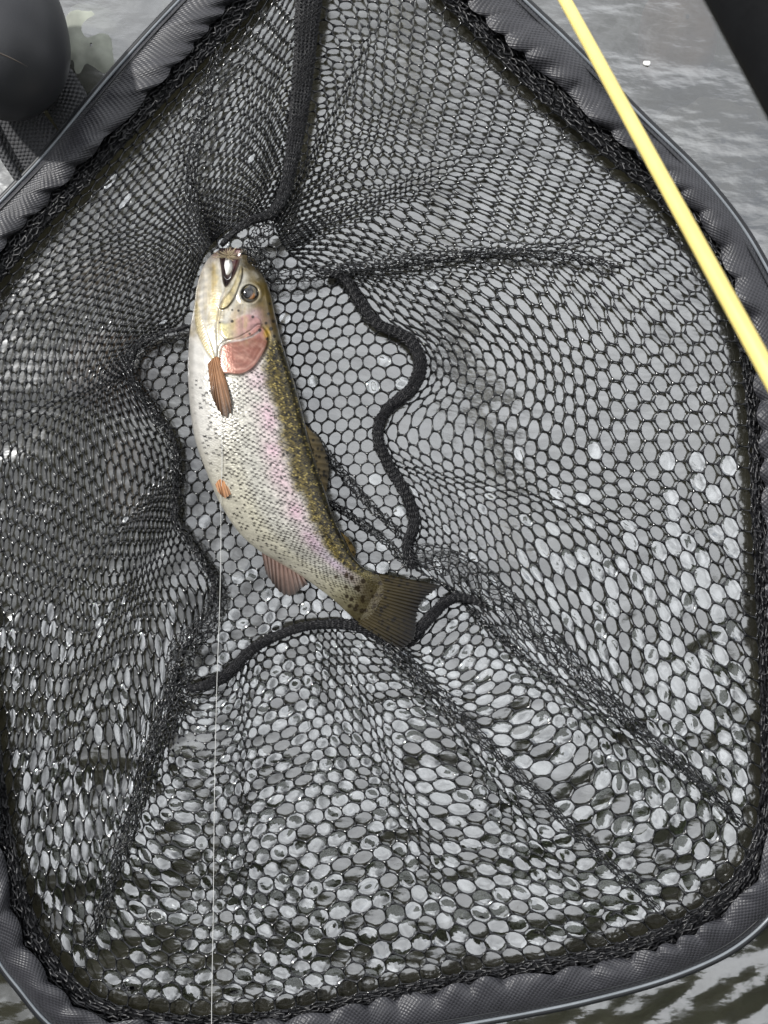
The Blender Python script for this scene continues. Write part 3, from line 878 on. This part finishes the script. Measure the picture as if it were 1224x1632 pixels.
# fine scales: each its own brightness, gold flecks and black pepper on the back
i1, i2, d1_, d2_ = lattice(3.7, 1)
C *= (1 + body[..., None] * (0.40 * (hash2(i1, i2, 1) - 0.5) * sstep(-0.95, -0.4, a))[..., None])
rr_ = np.hypot(d1_, d2_)
fz = fz + tp * body * (0.00060 * ((hash2(i1, i2, 8) - .5) * d1_ + (hash2(i1, i2, 9) - .5) * d2_) + 0.00012 * (0.5 - rr_))
C = mixc(C, (196, 176, 104), (hash2(i1, i2, 5) > 0.70) * gold * body * sstep(0.55, 0.25, rr_) * 0.9)
C = mixc(C, (26, 22, 14), (hash2(i1, i2, 6) < 0.42) * gold * body * sstep(0.62, 0.36, rr_) * 0.9)
# larger dark x-shaped marks over the flank
i1, i2, d1_, d2_ = lattice(7.6, 2)
d1_ = d1_ + 0.32 * (hash2(i1, i2, 11) - .5); d2_ = d2_ + 0.32 * (hash2(i1, i2, 12) - .5)
sz_ = 0.85 + 0.5 * hash2(i1, i2, 13)
d1_ = d1_ / sz_; d2_ = d2_ / sz_
ex = np.minimum(np.abs(d1_), np.abs(d2_)); ey = np.maximum(np.abs(d1_), np.abs(d2_))
xm = np.maximum(sstep(0.17, 0.05, ex) * sstep(0.46, 0.30, ey), sstep(.26, .14, np.hypot(d1_, d2_)))
pm = 0.28 + 0.60 * sstep(-0.8, -0.3, a) - 0.10 * np.exp(-((a - 0.3) / 0.2) ** 2)
C = mixc(C, (44, 38, 34), (hash2(i1, i2, 2) < pm) * xm * body * (0.75 + 0.25 * hash2(i1, i2, 3)) * sstep(-0.98, -0.85, a) * (1 - 0.5 * gold))
rs_ = np.random.default_rng(17)
for _ in range(150):                                       # irregular black spots of the back
    k_ = rs_.integers(150, NR - 60); aa_ = 1 - abs(rs_.normal(0, 0.28)); r = rs_.uniform(1.2, 2.6)
    x = (RW[k_, 0] + RW[k_, 2]) / 2 + (RW[k_, 2] - RW[k_, 0]) / 2 * aa_; y = (RW[k_, 1] + RW[k_, 3]) / 2 + (RW[k_, 3] - RW[k_, 1]) / 2 * aa_
    sl_ = slice(max(0, k_ - 12), k_ + 12)
    C[sl_] = mixc(C[sl_], (20, 17, 12), sstep(r + .9, r - .6, np.hypot(fpx[sl_] - x, (fpy[sl_] - y) * rs_.uniform(.7, 1.2))) * 0.9 * body[sl_])
# tail wrist: larger round brown spots
r_ = np.random.default_rng(5)
spots = [(x, y, r) for x, y, r in zip(r_.uniform(530, 625, 60), r_.uniform(905, 1000, 60), r_.uniform(2.2, 4.2, 60)) if x > 548 or r < 3]
for x, y, r in spots:
    C = mixc(C, (62, 46, 28), sstep(r + 0.8, r - 0.8, np.hypot(fpx - x, fpy - y)) * 0.85 * sstep(500, 560, SS))
C = mixc(C, (72, 62, 36), sstep(0.89, 0.965, SS / SS.max() + 0.012 * snoise(fpx, fpy, 88, 4, 0.12)) * 0.9)
for x, y, r in spots:
    C = mixc(C, (40, 30, 20), sstep(r + 0.8, r - 0.8, np.hypot(fpx - x, fpy - y)) * 0.7 * sstep(0.88, 0.93, SS / SS.max()))
# head
head = sstep(12, -14, SS - 150 + 14 * sstep(0.3, 0.6, a))
C = mixc(C, (204, 197, 176), head * sstep(-0.9, -0.5, a) * 0.9)
C = mixc(C, (226, 218, 206), head * sstep(-0.55, -0.85, a))
C = mixc(C, (196, 176, 118), head * 0.5 * np.clip(snoise(fpx, fpy, 73, 4, 0.12), 0, 1) * sstep(0.3, 0, a))
C = mixc(C, (128, 108, 52), head * sstep(0.30, 0.62, a + 0.05 * snoise(fpx, fpy, 74, 3, .1)) * sstep(430, 455, fpy))
C = mixc(C, (112, 100, 72), head * sstep(0.1, 0.6, a) * sstep(455, 425, fpy))
ck = np.exp(-(((fpx - 398) / 26) ** 2 + ((fpy - 512) / 20) ** 2))
C = mixc(C, (222, 176, 190), ck * head * 0.55 * (1 + 0.5 * snoise(fpx, fpy, 89, 4, .15)))
C = mixc(C, (206, 150, 146), sstep(1, -3, po) * 0.75 * sstep(350, 385, fpx))
C = mixc(C, (196, 190, 120), sstep(1, -3, po) * 0.7 * sstep(385, 355, fpx))
C = mixc(C, (150, 84, 64), sstep(1.5, -3, gi) * 0.92)
C = mixc(C, (196, 150, 132), sstep(1.5, -3, gi) * 0.7 * np.clip(snoise(fpx * 0.6 + fpy * 0.3, (fpy - 0.45 * fpx) * 1.5, 75, 4, .16), 0, 1))
C = mixc(C, (214, 150, 140), sstep(1.5, -3, gi) * sstep(545, 530, fpy) * 0.8)
C = mixc(C, (96, 40, 30), np.exp(-((gi - 1.0) / 1.8) ** 2) * 0.5 * sstep(540, 562, fpy) * sstep(-.8, .4, snoise(fpx, fpy, 83, 3, .09)))  # shadow along the gill cover's lower edge, painted into the skin colour
C = mixc(C, (222, 176, 40), np.exp(-(((fpx - 425) / 5) ** 2 + ((fpy - 531) / 8) ** 2)))
C = mixc(C, (206, 186, 124), sstep(1, -1.5, mx_) * 0.8 * (0.8 + 0.3 * snoise(fpx, fpy, 90, 4, .2)))
C = mixc(C, (120, 96, 52), np.exp(-(mx_ / 1.1) ** 2) * 0.6 * sstep(-.6, .6, snoise(fpx, fpy, 81, 3, .1)))
C = mixc(C, (150, 124, 70), np.exp(-(dj / 1.6) ** 2) * 0.4)
fl_ = snoise(fpx * 1.4, fpy * 0.8, 82, 5, 0.22)
C = mixc(C, (210, 190, 132), head * np.clip(fl_, 0, 1) * 0.5 * sstep(-0.95, -0.6, a) * sstep(0.5, 0.2, a))
C = mixc(C, (176, 160, 120), head * np.clip(-fl_, 0, 1) * 0.5 * sstep(0.5, 0.2, a))
C = mixc(C, (206, 190, 140), sstep(1, -1, br) * 0.8)
C = mixc(C, (160, 130, 76), sstep(0, .8, np.sin((fpy + 0.9 * fpx) * 1.15 + 3 * fl_)) * sstep(1, -2, br) * 0.5)
gs_ = np.sin(gi * 0.75 + 2.5 * snoise(fpx, fpy, 84, 4, 0.07))
C = mixc(C, (112, 58, 44), sstep(0.0, 1.0, gs_) * sstep(0, -4, gi) * 0.22)
C = mixc(C, (204, 156, 138), sstep(0.5, 1.0, -gs_) * sstep(0, -4, gi) * 0.2)
wl = seg_d(fpx, fpy, [(350,528),(356,538),(366,544),(384,542),(402,536),(415,527)])
C = mixc(C, (222, 210, 206), np.exp(-(wl / 1.5) ** 2) * 0.75)
C = mixc(C, (150, 96, 84), np.exp(-((wl - 3) / 1.5) ** 2) * 0.25 * sstep(535, 545, fpy))
ol = seg_d(fpx, fpy, [(358,566),(364,580),(376,589),(392,587),(406,576),(418,556)])
C = mixc(C, (206, 160, 144), np.exp(-(ol / 1.6) ** 2) * 0.6)
for k_, pts_ in enumerate([[(362,552),(372,572),(388,580)], [(374,550),(386,566),(402,570)], [(390,546),(400,556),(412,556)]]):
    C = mixc(C, (140, 78, 60), np.exp(-(seg_d(fpx, fpy, pts_) / 2.2) ** 2) * 0.35)
C = mixc(C, (226, 204, 196), np.exp(-(((fpx - 354) / 4) ** 2 + ((fpy - 588) / 7) ** 2)) * 0.7)
C = mixc(C, (216, 212, 200), np.exp(-(seg_d(fpx, fpy, [(389,440),(380,466),(368,494),(358,512)]) / 4.5) ** 2) * 0.75)
C = mixc(C, (222, 216, 204), np.exp(-(seg_d(fpx, fpy, [(330,430),(322,462),(322,500),(330,540)]) / 5) ** 2) * 0.7)
C = mixc(C, (196, 168, 96), np.exp(-(seg_d(fpx, fpy, [(340,424),(341,450),(340,480),(344,506)]) / 5.5) ** 2) * 0.5 * (1 + 0.5 * fl_))
C = mixc(C, (222, 216, 206), np.exp(-(seg_d(fpx, fpy, [(348,420),(354,448),(356,466),(348,488)]) / 2.6) ** 2) * 0.7)
C = mixc(C, (88, 74, 44), np.exp(-(seg_d(fpx, fpy, [(387,428),(384,448),(374,474),(362,491)]) / 1.4) ** 2) * 0.6)
C = mixc(C, (84, 44, 44), sstep(0.8, -2.5, mo))
C = mixc(C, (216, 206, 196), np.exp(-((mo - 1.6) / 1.2) ** 2) * 0.35)
C = mixc(C, (120, 84, 76), head * np.exp(-(((fpx - 343) / 9) ** 2 + ((fpy - 404) / 10) ** 2)) * 0.9)
C = mixc(C, (206, 200, 180), np.exp(-((eye_d - 15.5) / 2.2) ** 2) * 0.35)
C = mixc(C, (60, 56, 44), sstep(15.5, 13.5, eye_d))
for x, y, r in [(446,487,2.6),(440,500,2.4),(436,512,2.6),(450,505,2.4),(428,500,2),(432,524,2.8),(424,515,2.2),(443,520,2.6),(452,528,2.6),(437,536,2.6),
                (414,526,2.6),(398,532,1.8),(370,512,2.4),(380,495,1.8),(370,494,1.6),(403,505,2.2),(438,474,2),(430,484,2),(426,540,2.4),(444,545,2.4),(350,514,1.5)]:
    C = mixc(C, (30, 22, 18), sstep(r + .9, r - .6, np.hypot(fpx - x, fpy - y)) * 0.9)
C *= (1 + 0.10 * snoise(fpx, fpy, 77, 4, 0.4))[..., None]
mt_ = snoise(fpx * 1.3 + 0.4 * fpy, fpy * 0.8, 78, 5, 0.30)
C *= (1 - head * (0.10 - 0.26 * mt_))[..., None]
C = mixc(C, (120, 104, 64), head * np.clip(mt_ - 0.35, 0, 1) * 0.6 * sstep(-0.6, -0.2, a))
C = np.clip(C * (0.74 + 0.16 * body * sstep(-0.75, -0.35, a))[..., None], 0.004, 0.92)
fv_ = P(fpx, fpy, fz).reshape(-1, 3)
fcol = np.concatenate([C, np.ones(fz.shape + (1,))], -1).reshape(-1, 4)
ff = [grid_faces(NR, NCc, wrap_c=True)]
nb0 = len(fv_)
ends = np.stack([fv_[:NCc].mean(0), fv_[(NR - 1) * NCc:].mean(0)])
fv_ = np.vstack([fv_, ends]); fcol = np.vstack([fcol, fcol[:NCc].mean(0), fcol[(NR - 1) * NCc:NR * NCc].mean(0)])
i = np.arange(NCc); jn = (i + 1) % NCc
ff.append(np.stack([np.full(NCc, nb0), jn, i], -1)); ff.append(np.stack([np.full(NCc, nb0 + 1), (NR - 1) * NCc + i, (NR - 1) * NCc + jn], -1))
base = P(400, 700, 0.006)
TROUT = root('trout', base, 'spotted trout with pink flank and pale belly lying on its side in the net', 'fish')
mesh('body', fv_, ff, M_fish, TROUT, attrs={'Col': fcol})

def surf_z(x, y):
    x, y = np.atleast_1d(np.asarray(x, float)), np.atleast_1d(np.asarray(y, float))
    T_ = tp.ravel(); X_, Y_, Z_ = fpx.ravel()[T_], fpy.ravel()[T_], fz.ravel()[T_]
    out = []
    for a_, b_ in zip(x, y):
        d_ = (X_ - a_) ** 2 + (Y_ - b_) ** 2; m_ = np.argpartition(d_, 8)[:8]
        out.append(Z_[m_].max() if d_[m_].min() < 30 else 0.0)
    return np.array(out)
def dome(cx, cy, z, rx, ry, hgt, n=14, m=28):
    u = np.linspace(0, np.pi / 2, n); v = np.arange(m) * 2 * np.pi / m
    U, V = np.meshgrid(u, v, indexing='ij')
    k = (H - z) / F
    c = P(cx, cy, z)
    p = np.stack([c[0] + rx * k * np.sin(U) * np.cos(V), c[1] + ry * k * np.sin(U) * np.sin(V), c[2] + hgt * np.cos(U)], -1)
    return p, U, V, grid_faces(n, m, wrap_c=True)[:, ::-1]
zi = np.argmin(eye_d + 1e3 * ~tp); ez = fz.ravel()[zi] if fz.ravel().shape else 0.03
p, U, V, gf = dome(398, 468, ez - 0.0016, 13.2, 14.6, 0.0040)
rad = np.sin(U)
ec = np.broadcast_to(lin((30, 28, 28)), rad.shape + (3,)).copy()
ec = mixc(ec, (104, 96, 74), sstep(0.52, 0.62, rad) * sstep(1.0, 0.9, rad) * (0.55 + 0.45 * np.sin(V * 3 + 1)))
ec = mixc(ec, (176, 120, 70), np.exp(-((V - 5.6) / 0.7) ** 2) * sstep(0.4, 0.6, rad) * sstep(.85, .7, rad) * .8)
ec = mixc(ec, (24, 24, 26), sstep(0.74, 0.90, rad))
eye = mesh('eye', p.reshape(-1, 3), gf, M_eye, TROUT, attrs={'Col': np.concatenate([ec, np.ones(rad.shape + (1,))], -1).reshape(-1, 4)})
p, U, V, gf = dome(394.5, 467, ez + 0.0014, 7.4, 8.6, 0.0012)
mesh('pupil', p.reshape(-1, 3), gf, M_eye, eye, attrs={'Col': np.tile([0.004, 0.004, 0.005, 1], (p.shape[0] * p.shape[1], 1))})

def fin(name, basep, tip, z0, z1, col, edge, rays=12, spot=None, seed=1, thick=0.0008, fray=0.04, raydark=0.5, parent=None):
    na, nl = rays * 8 + 1, 80
    bp, tpp = spline(basep, na), spline(tip, na)
    r = np.random.default_rng(seed)
    t = np.linspace(0, 1, nl)[:, None]
    ray = np.cos(np.arange(na) * 2 * np.pi / 8)[None]
    length = 1 + fray * (ray - 1) * 0.5 + r.normal(0, fray * 0.2, (1, na))
    px = bp[None, :, 0] + (tpp[None, :, 0] - bp[None, :, 0]) * t * length
    py = bp[None, :, 1] + (tpp[None, :, 1] - bp[None, :, 1]) * t * length
    bend = np.sin(np.linspace(0, 3 * np.pi, na))[None] * 0.0012 * t
    z = z0 + (z1 - z0) * t + ray * 0.00035 * (1 - 0.4 * t) + bend
    c = np.broadcast_to(lin(col), z.shape + (3,)).copy()
    c = mixc(c, edge, np.broadcast_to(t ** 1.5, z.shape))
    c = c * (1 - raydark * (0.5 - 0.5 * ray) * (0.4 + 0.6 * t))[..., None]
    c = c * (1 + 0.2 * snoise(px, py, seed + 90, 4, .15))[..., None]
    if spot is not None:
        for x, y, rr in spot:
            c = mixc(c, (14, 11, 8), sstep(rr + .8, rr - .8, np.hypot((px - x), (py - y))) * 0.85)
    c = np.clip(c, 0.004, 0.9)
    vt = P(px, py, z + thick * (1 - 0.7 * t)).reshape(-1, 3); vb = P(px, py, z - thick * (1 - 0.7 * t)).reshape(-1, 3)
    cc = np.concatenate([c, np.ones(z.shape + (1,))], -1).reshape(-1, 4)
    gf = grid_faces(nl, na); n = nl * na
    b = np.concatenate([np.arange(na), np.arange(nl) * na + na - 1, ((nl - 1) * na + np.arange(na))[::-1], (np.arange(nl) * na)[::-1]])
    b2 = np.roll(b, -1)
    side = np.stack([b, b2, b2 + n, b + n], -1); side = side[b != b2]
    return mesh(name, np.vstack([vt, vb]), [gf, gf[:, ::-1] + n, side], M_fin, parent or TROUT, attrs={'Col': np.vstack([cc, cc])})

r_ = np.random.default_rng(9)
tsp = [(x, y, r) for x, y, r in zip(r_.uniform(585, 690, 150), r_.uniform(910, 1030, 150), r_.uniform(1.4, 3.0, 150)) if (y < 945 or y > 985 or x < 620)]
fin('tail_fin', [(604,914),(606,930),(600,950),(592,970),(580,985),(570,994)],
    [(706,934),(690,944),(674,958),(666,976),(664,996),(660,1018),(640,1036)], 0.0135, 0.014, (58, 50, 28), (14, 12, 11), rays=20, spot=tsp, seed=3, fray=0.03)
fin('pectoral_fin', [(331,580),(338,572),(346,568),(351,574)], [(336,628),(346,652),(358,666),(369,656),(367,630)], surf_z(341, 576)[0] + 0.0005, surf_z(356, 640)[0] + 0.0022, (170, 124, 88), (84, 64, 46), rays=9, seed=4)
fin('pelvic_fin', [(343,772),(350,764),(361,768)], [(347,784),(358,794),(368,788)], surf_z(352, 768)[0] + 0.0004, surf_z(358, 782)[0] + 0.002, (190, 138, 96), (170, 128, 96), rays=5, seed=5)
fin('anal_fin', [(416,876),(436,888),(460,904),(482,918)], [(424,915),(446,944),(466,950),(480,938),(491,932)], 0.016, 0.018, (122, 98, 88), (46, 38, 34), rays=10, seed=6)
dsp = [(x, y, r) for x, y, r in zip(r_.uniform(490, 528, 40), r_.uniform(690, 790, 40), r_.uniform(1.5, 2.8, 40))]
fin('dorsal_fin', [(486,676),(496,710),(506,748),(516,786)], [(494,684),(512,704),(524,742),(520,790)], 0.024, 0.018, (120, 104, 70), (96, 86, 66), rays=11, spot=dsp, seed=7)
fin('adipose_fin', [(543,848),(552,864),(558,878)], [(556,858),(567,878),(565,889)], 0.022, 0.018, (120, 100, 56), (88, 74, 44), rays=4, spot=[(557,866,2.2),(563,880,2)], seed=8, raydark=0.1)

# ------------------------------------------------------------------ fishing fly in the mouth
fzc = 0.040
FLY = root('fishing_fly', P(364, 418, fzc), "small tan hackled fishing fly with white body in the trout's mouth", 'fishing fly')
cpts = spline([(363,410),(364,420),(364,430),(362,438)], 12)
c3 = P(cpts[:, 0], cpts[:, 1], fzc - 0.002)
v, f = tube(c3, 0.0032 * np.sin(np.linspace(0.35, np.pi - 0.25, 12)), 12)
mesh('fly_body', v, f, M_white, FLY)
A, B = [], []
for _ in range(70):
    an = random.uniform(0, 6.283); ln = random.uniform(9, 21)
    z1 = fzc + random.uniform(-0.004, 0.008)
    A.append(P(363 + random.uniform(-2, 2), 410 + random.uniform(-2, 2), fzc + 0.001)); B.append(P(363 + ln * math.cos(an) * 1.2, 408 - ln * 0.9 * math.sin(an) * (1 if math.sin(an) > 0 else 0.45), z1))
v, f = strands(np.array(A), np.array(B), 0.00014, 0.00022, sides=4)
mesh('hackle', v, f, M_hackle, FLY, kind='stuff')
hk = spline([(363,408),(366,424),(368,440),(362,446),(356,440)], 24)
v, f = tube(P(hk[:, 0], hk[:, 1], fzc - 0.004 + 0 * hk[:, 0]), 0.0004, 6)
mesh('hook', v, f, M_steel, FLY)

# ------------------------------------------------------------------ leader line
lp = np.array([(352,660,.052),(354,720,.051),(353,770,.047),(352,800,.040),(352,860,.030),(351,930,.024),(349,1000,.022),(346,1080,.024),(343,1200,.022),(341,1330,.022),(340,1450,.024),(338,1560,.028),(337,1645,.030),(336,1760,.030)])
lc = spline(lp, 160)
lc[:, 2] = np.maximum(lc[:, 2], np.convolve(np.pad(surf_z(lc[:, 0], lc[:, 1]), 2, 'edge'), np.ones(5) / 5, 'valid') + 0.0012)
v, f = tube(P(lc[:, 0], lc[:, 1], lc[:, 2]), 0.00024, 6)
mesh('leader_line', v, f, M_line, label='thin clear fishing line running from the trout belly over the net rim', cat='fishing line', origin=P(350, 900, .02))

# ------------------------------------------------------------------ yellow rod and black bar held above the net
ra, rb = P(885, -28, .26), P(1262, 662, .36)
ext = rb - ra
n = 40
pts = ra[None] + ext[None] * np.linspace(-1.2, 1.5, n)[:, None]
ROD = root('fishing_rod', pts[-1], 'glossy yellow fishing rod crossing above the net rim', 'fishing rod')
v, f = tube(pts, np.linspace(0.0022, 0.0035, n), 20)
mesh('rod_blank', v, f, M_rod, ROD)
for q in (-0.75, 1.25):
    c = ra + ext * q
    e = ext / np.linalg.norm(ext)
    v, f = tube(np.stack([c - e * .012, c - e * .006, c + e * .006, c + e * .012]), [0.003, 0.0055, 0.0055, 0.003], 16)
    mesh('thread_wrap', v, f, M_dark, ROD)

ba, bb = P(1185, -95, .40), P(1330, 175, .40)
bd = (bb - ba) / np.linalg.norm(bb - ba)
tt = np.linspace(-0.12, 0.12, 40)
pts = (ba + bb)[None] / 2 + bd[None] * tt[:, None]
rr = 0.0165 * np.minimum(1, np.sqrt(np.clip((0.12 - np.abs(tt)) / 0.006, 0.02, 1)))
v, f = tube(pts, rr, 32)
mesh('padded_bar', v, f, M_foam, label='thick matte black padded bar beside the yellow rod above the water', cat='bar', origin=pts[20])

# ------------------------------------------------------------------ rounded rubber cap and woven straps beside the rim
nu, nv = 40, 56
u = np.linspace(0.01, np.pi - 0.01, nu); vv = np.arange(nv) * 2 * np.pi / nv
U, V = np.meshgrid(u, vv, indexing='ij')
kz = (H - 0.06) / F
c = P(2, 66, 0.06)
d = np.stack([np.sin(U) * np.cos(V), np.sin(U) * np.sin(V), np.cos(U)], -1)
stretch = 1 + 0.35 * np.clip(d[..., 1], 0, 1)
p = c + d * np.stack([104 * kz + 0 * U, 118 * kz * stretch, 0.045 + 0 * U], -1)
mesh('rubber_cap', p.reshape(-1, 3), grid_faces(nu, nv, wrap_c=True), M_rubber, label='smooth rounded black rubber cap above the woven straps', cat='rubber cap', origin=c)

def strap(path, width, z, label, thick=0.0022, hump=0.003):
    n, m = 70, 15
    c = spline(path, n); T = np.gradient(c, axis=0); T /= np.linalg.norm(T, axis=1)[:, None]
    Nn = np.stack([-T[:, 1], T[:, 0]], -1)
    wd = np.interp(np.linspace(0, 1, n), np.linspace(0, 1, len(width)), width); zz = np.interp(np.linspace(0, 1, n), np.linspace(0, 1, len(z)), z)
    a = np.linspace(-1, 1, m)
    px = c[:, :1] + Nn[:, :1] * a * wd[:, None] / 2; py = c[:, 1:] + Nn[:, 1:] * a * wd[:, None] / 2
    zt = zz[:, None] + hump * (1 - a[None] ** 2)
    uv = np.stack([np.broadcast_to(np.linspace(0, 1, n)[:, None] * 0.12, px.shape), a[None] * wd[:, None] * 0.00025, 0 * px], -1).reshape(-1, 3)
    gf = grid_faces(n, m); k = n * m
    b = np.concatenate([np.arange(m), np.arange(n) * m + m - 1, ((n - 1) * m + np.arange(m))[::-1], (np.arange(n) * m)[::-1]]); b2 = np.roll(b, -1)
    side = np.stack([b, b2, b2 + k, b + k], -1)[b != b2]
    return mesh('webbing_strap', np.vstack([P(px, py, zt).reshape(-1, 3), P(px, py, zt - thick).reshape(-1, 3)]), [gf[:, ::-1], gf + k, side], M_web,
                label=label, cat='strap', attrs={'wuv': np.vstack([uv, uv])}, origin=P(path[0][0], path[0][1], z[0]))
strap([(60,90),(92,140),(112,172),(150,250)], [70,70,66,60], [.012,.010,.007,.001], 'woven black strap running from the rubber cap under the net rim')
strap([(-10,150),(32,205),(66,245),(100,300)], [110,92,84,70], [.010,.008,.006,.001], 'wide woven dark strap lying below the rubber cap', hump=.006)
strap([(-30,170),(0,235),(24,275),(60,330)], [20,18,16,14], [.018,.016,.012,.003], 'narrow raised strap edge beside the wide woven strap', hump=.004)

# scuff on the cap, a fleck of foam on the water
sp_ = np.array([(-10,118),(15,124),(42,130),(68,135)], float)
sc = spline(sp_, 30)
kx = (sc[:, 0] - 2) / 104.0; ky = -(sc[:, 1] - 66) / 118.0
zz_ = 0.06 + 0.045 * np.sqrt(np.clip(1 - kx ** 2 - ky ** 2, 0.01, 1))
cap = bpy.data.objects['rubber_cap']; ORIG[cap.name] = np.array(cap.location)
xy = c * 0 + P(2, 66, 0.06)
pts = np.stack([xy[0] + kx * 104 * kz, xy[1] + ky * 118 * kz, zz_ - 0.0003], -1)
v, f = tube(pts, 0.0007 * np.sin(np.linspace(0.1, 3.0, 30)), 6)
mesh('scuff', v, f, pmat('scuff_tan', (0.11, 0.09, 0.075), rough=0.7), cap, label='tan scuff line')
stone('foam_fleck', 1031, 101, 0.0005, 0.0030, 0.0022, 0.0010, pmat('foam', (0.8, 0.8, 0.78), rough=0.5, var=0.05), 'tiny white foam fleck floating on the water beside the yellow rod', 12)['category'] = 'foam'
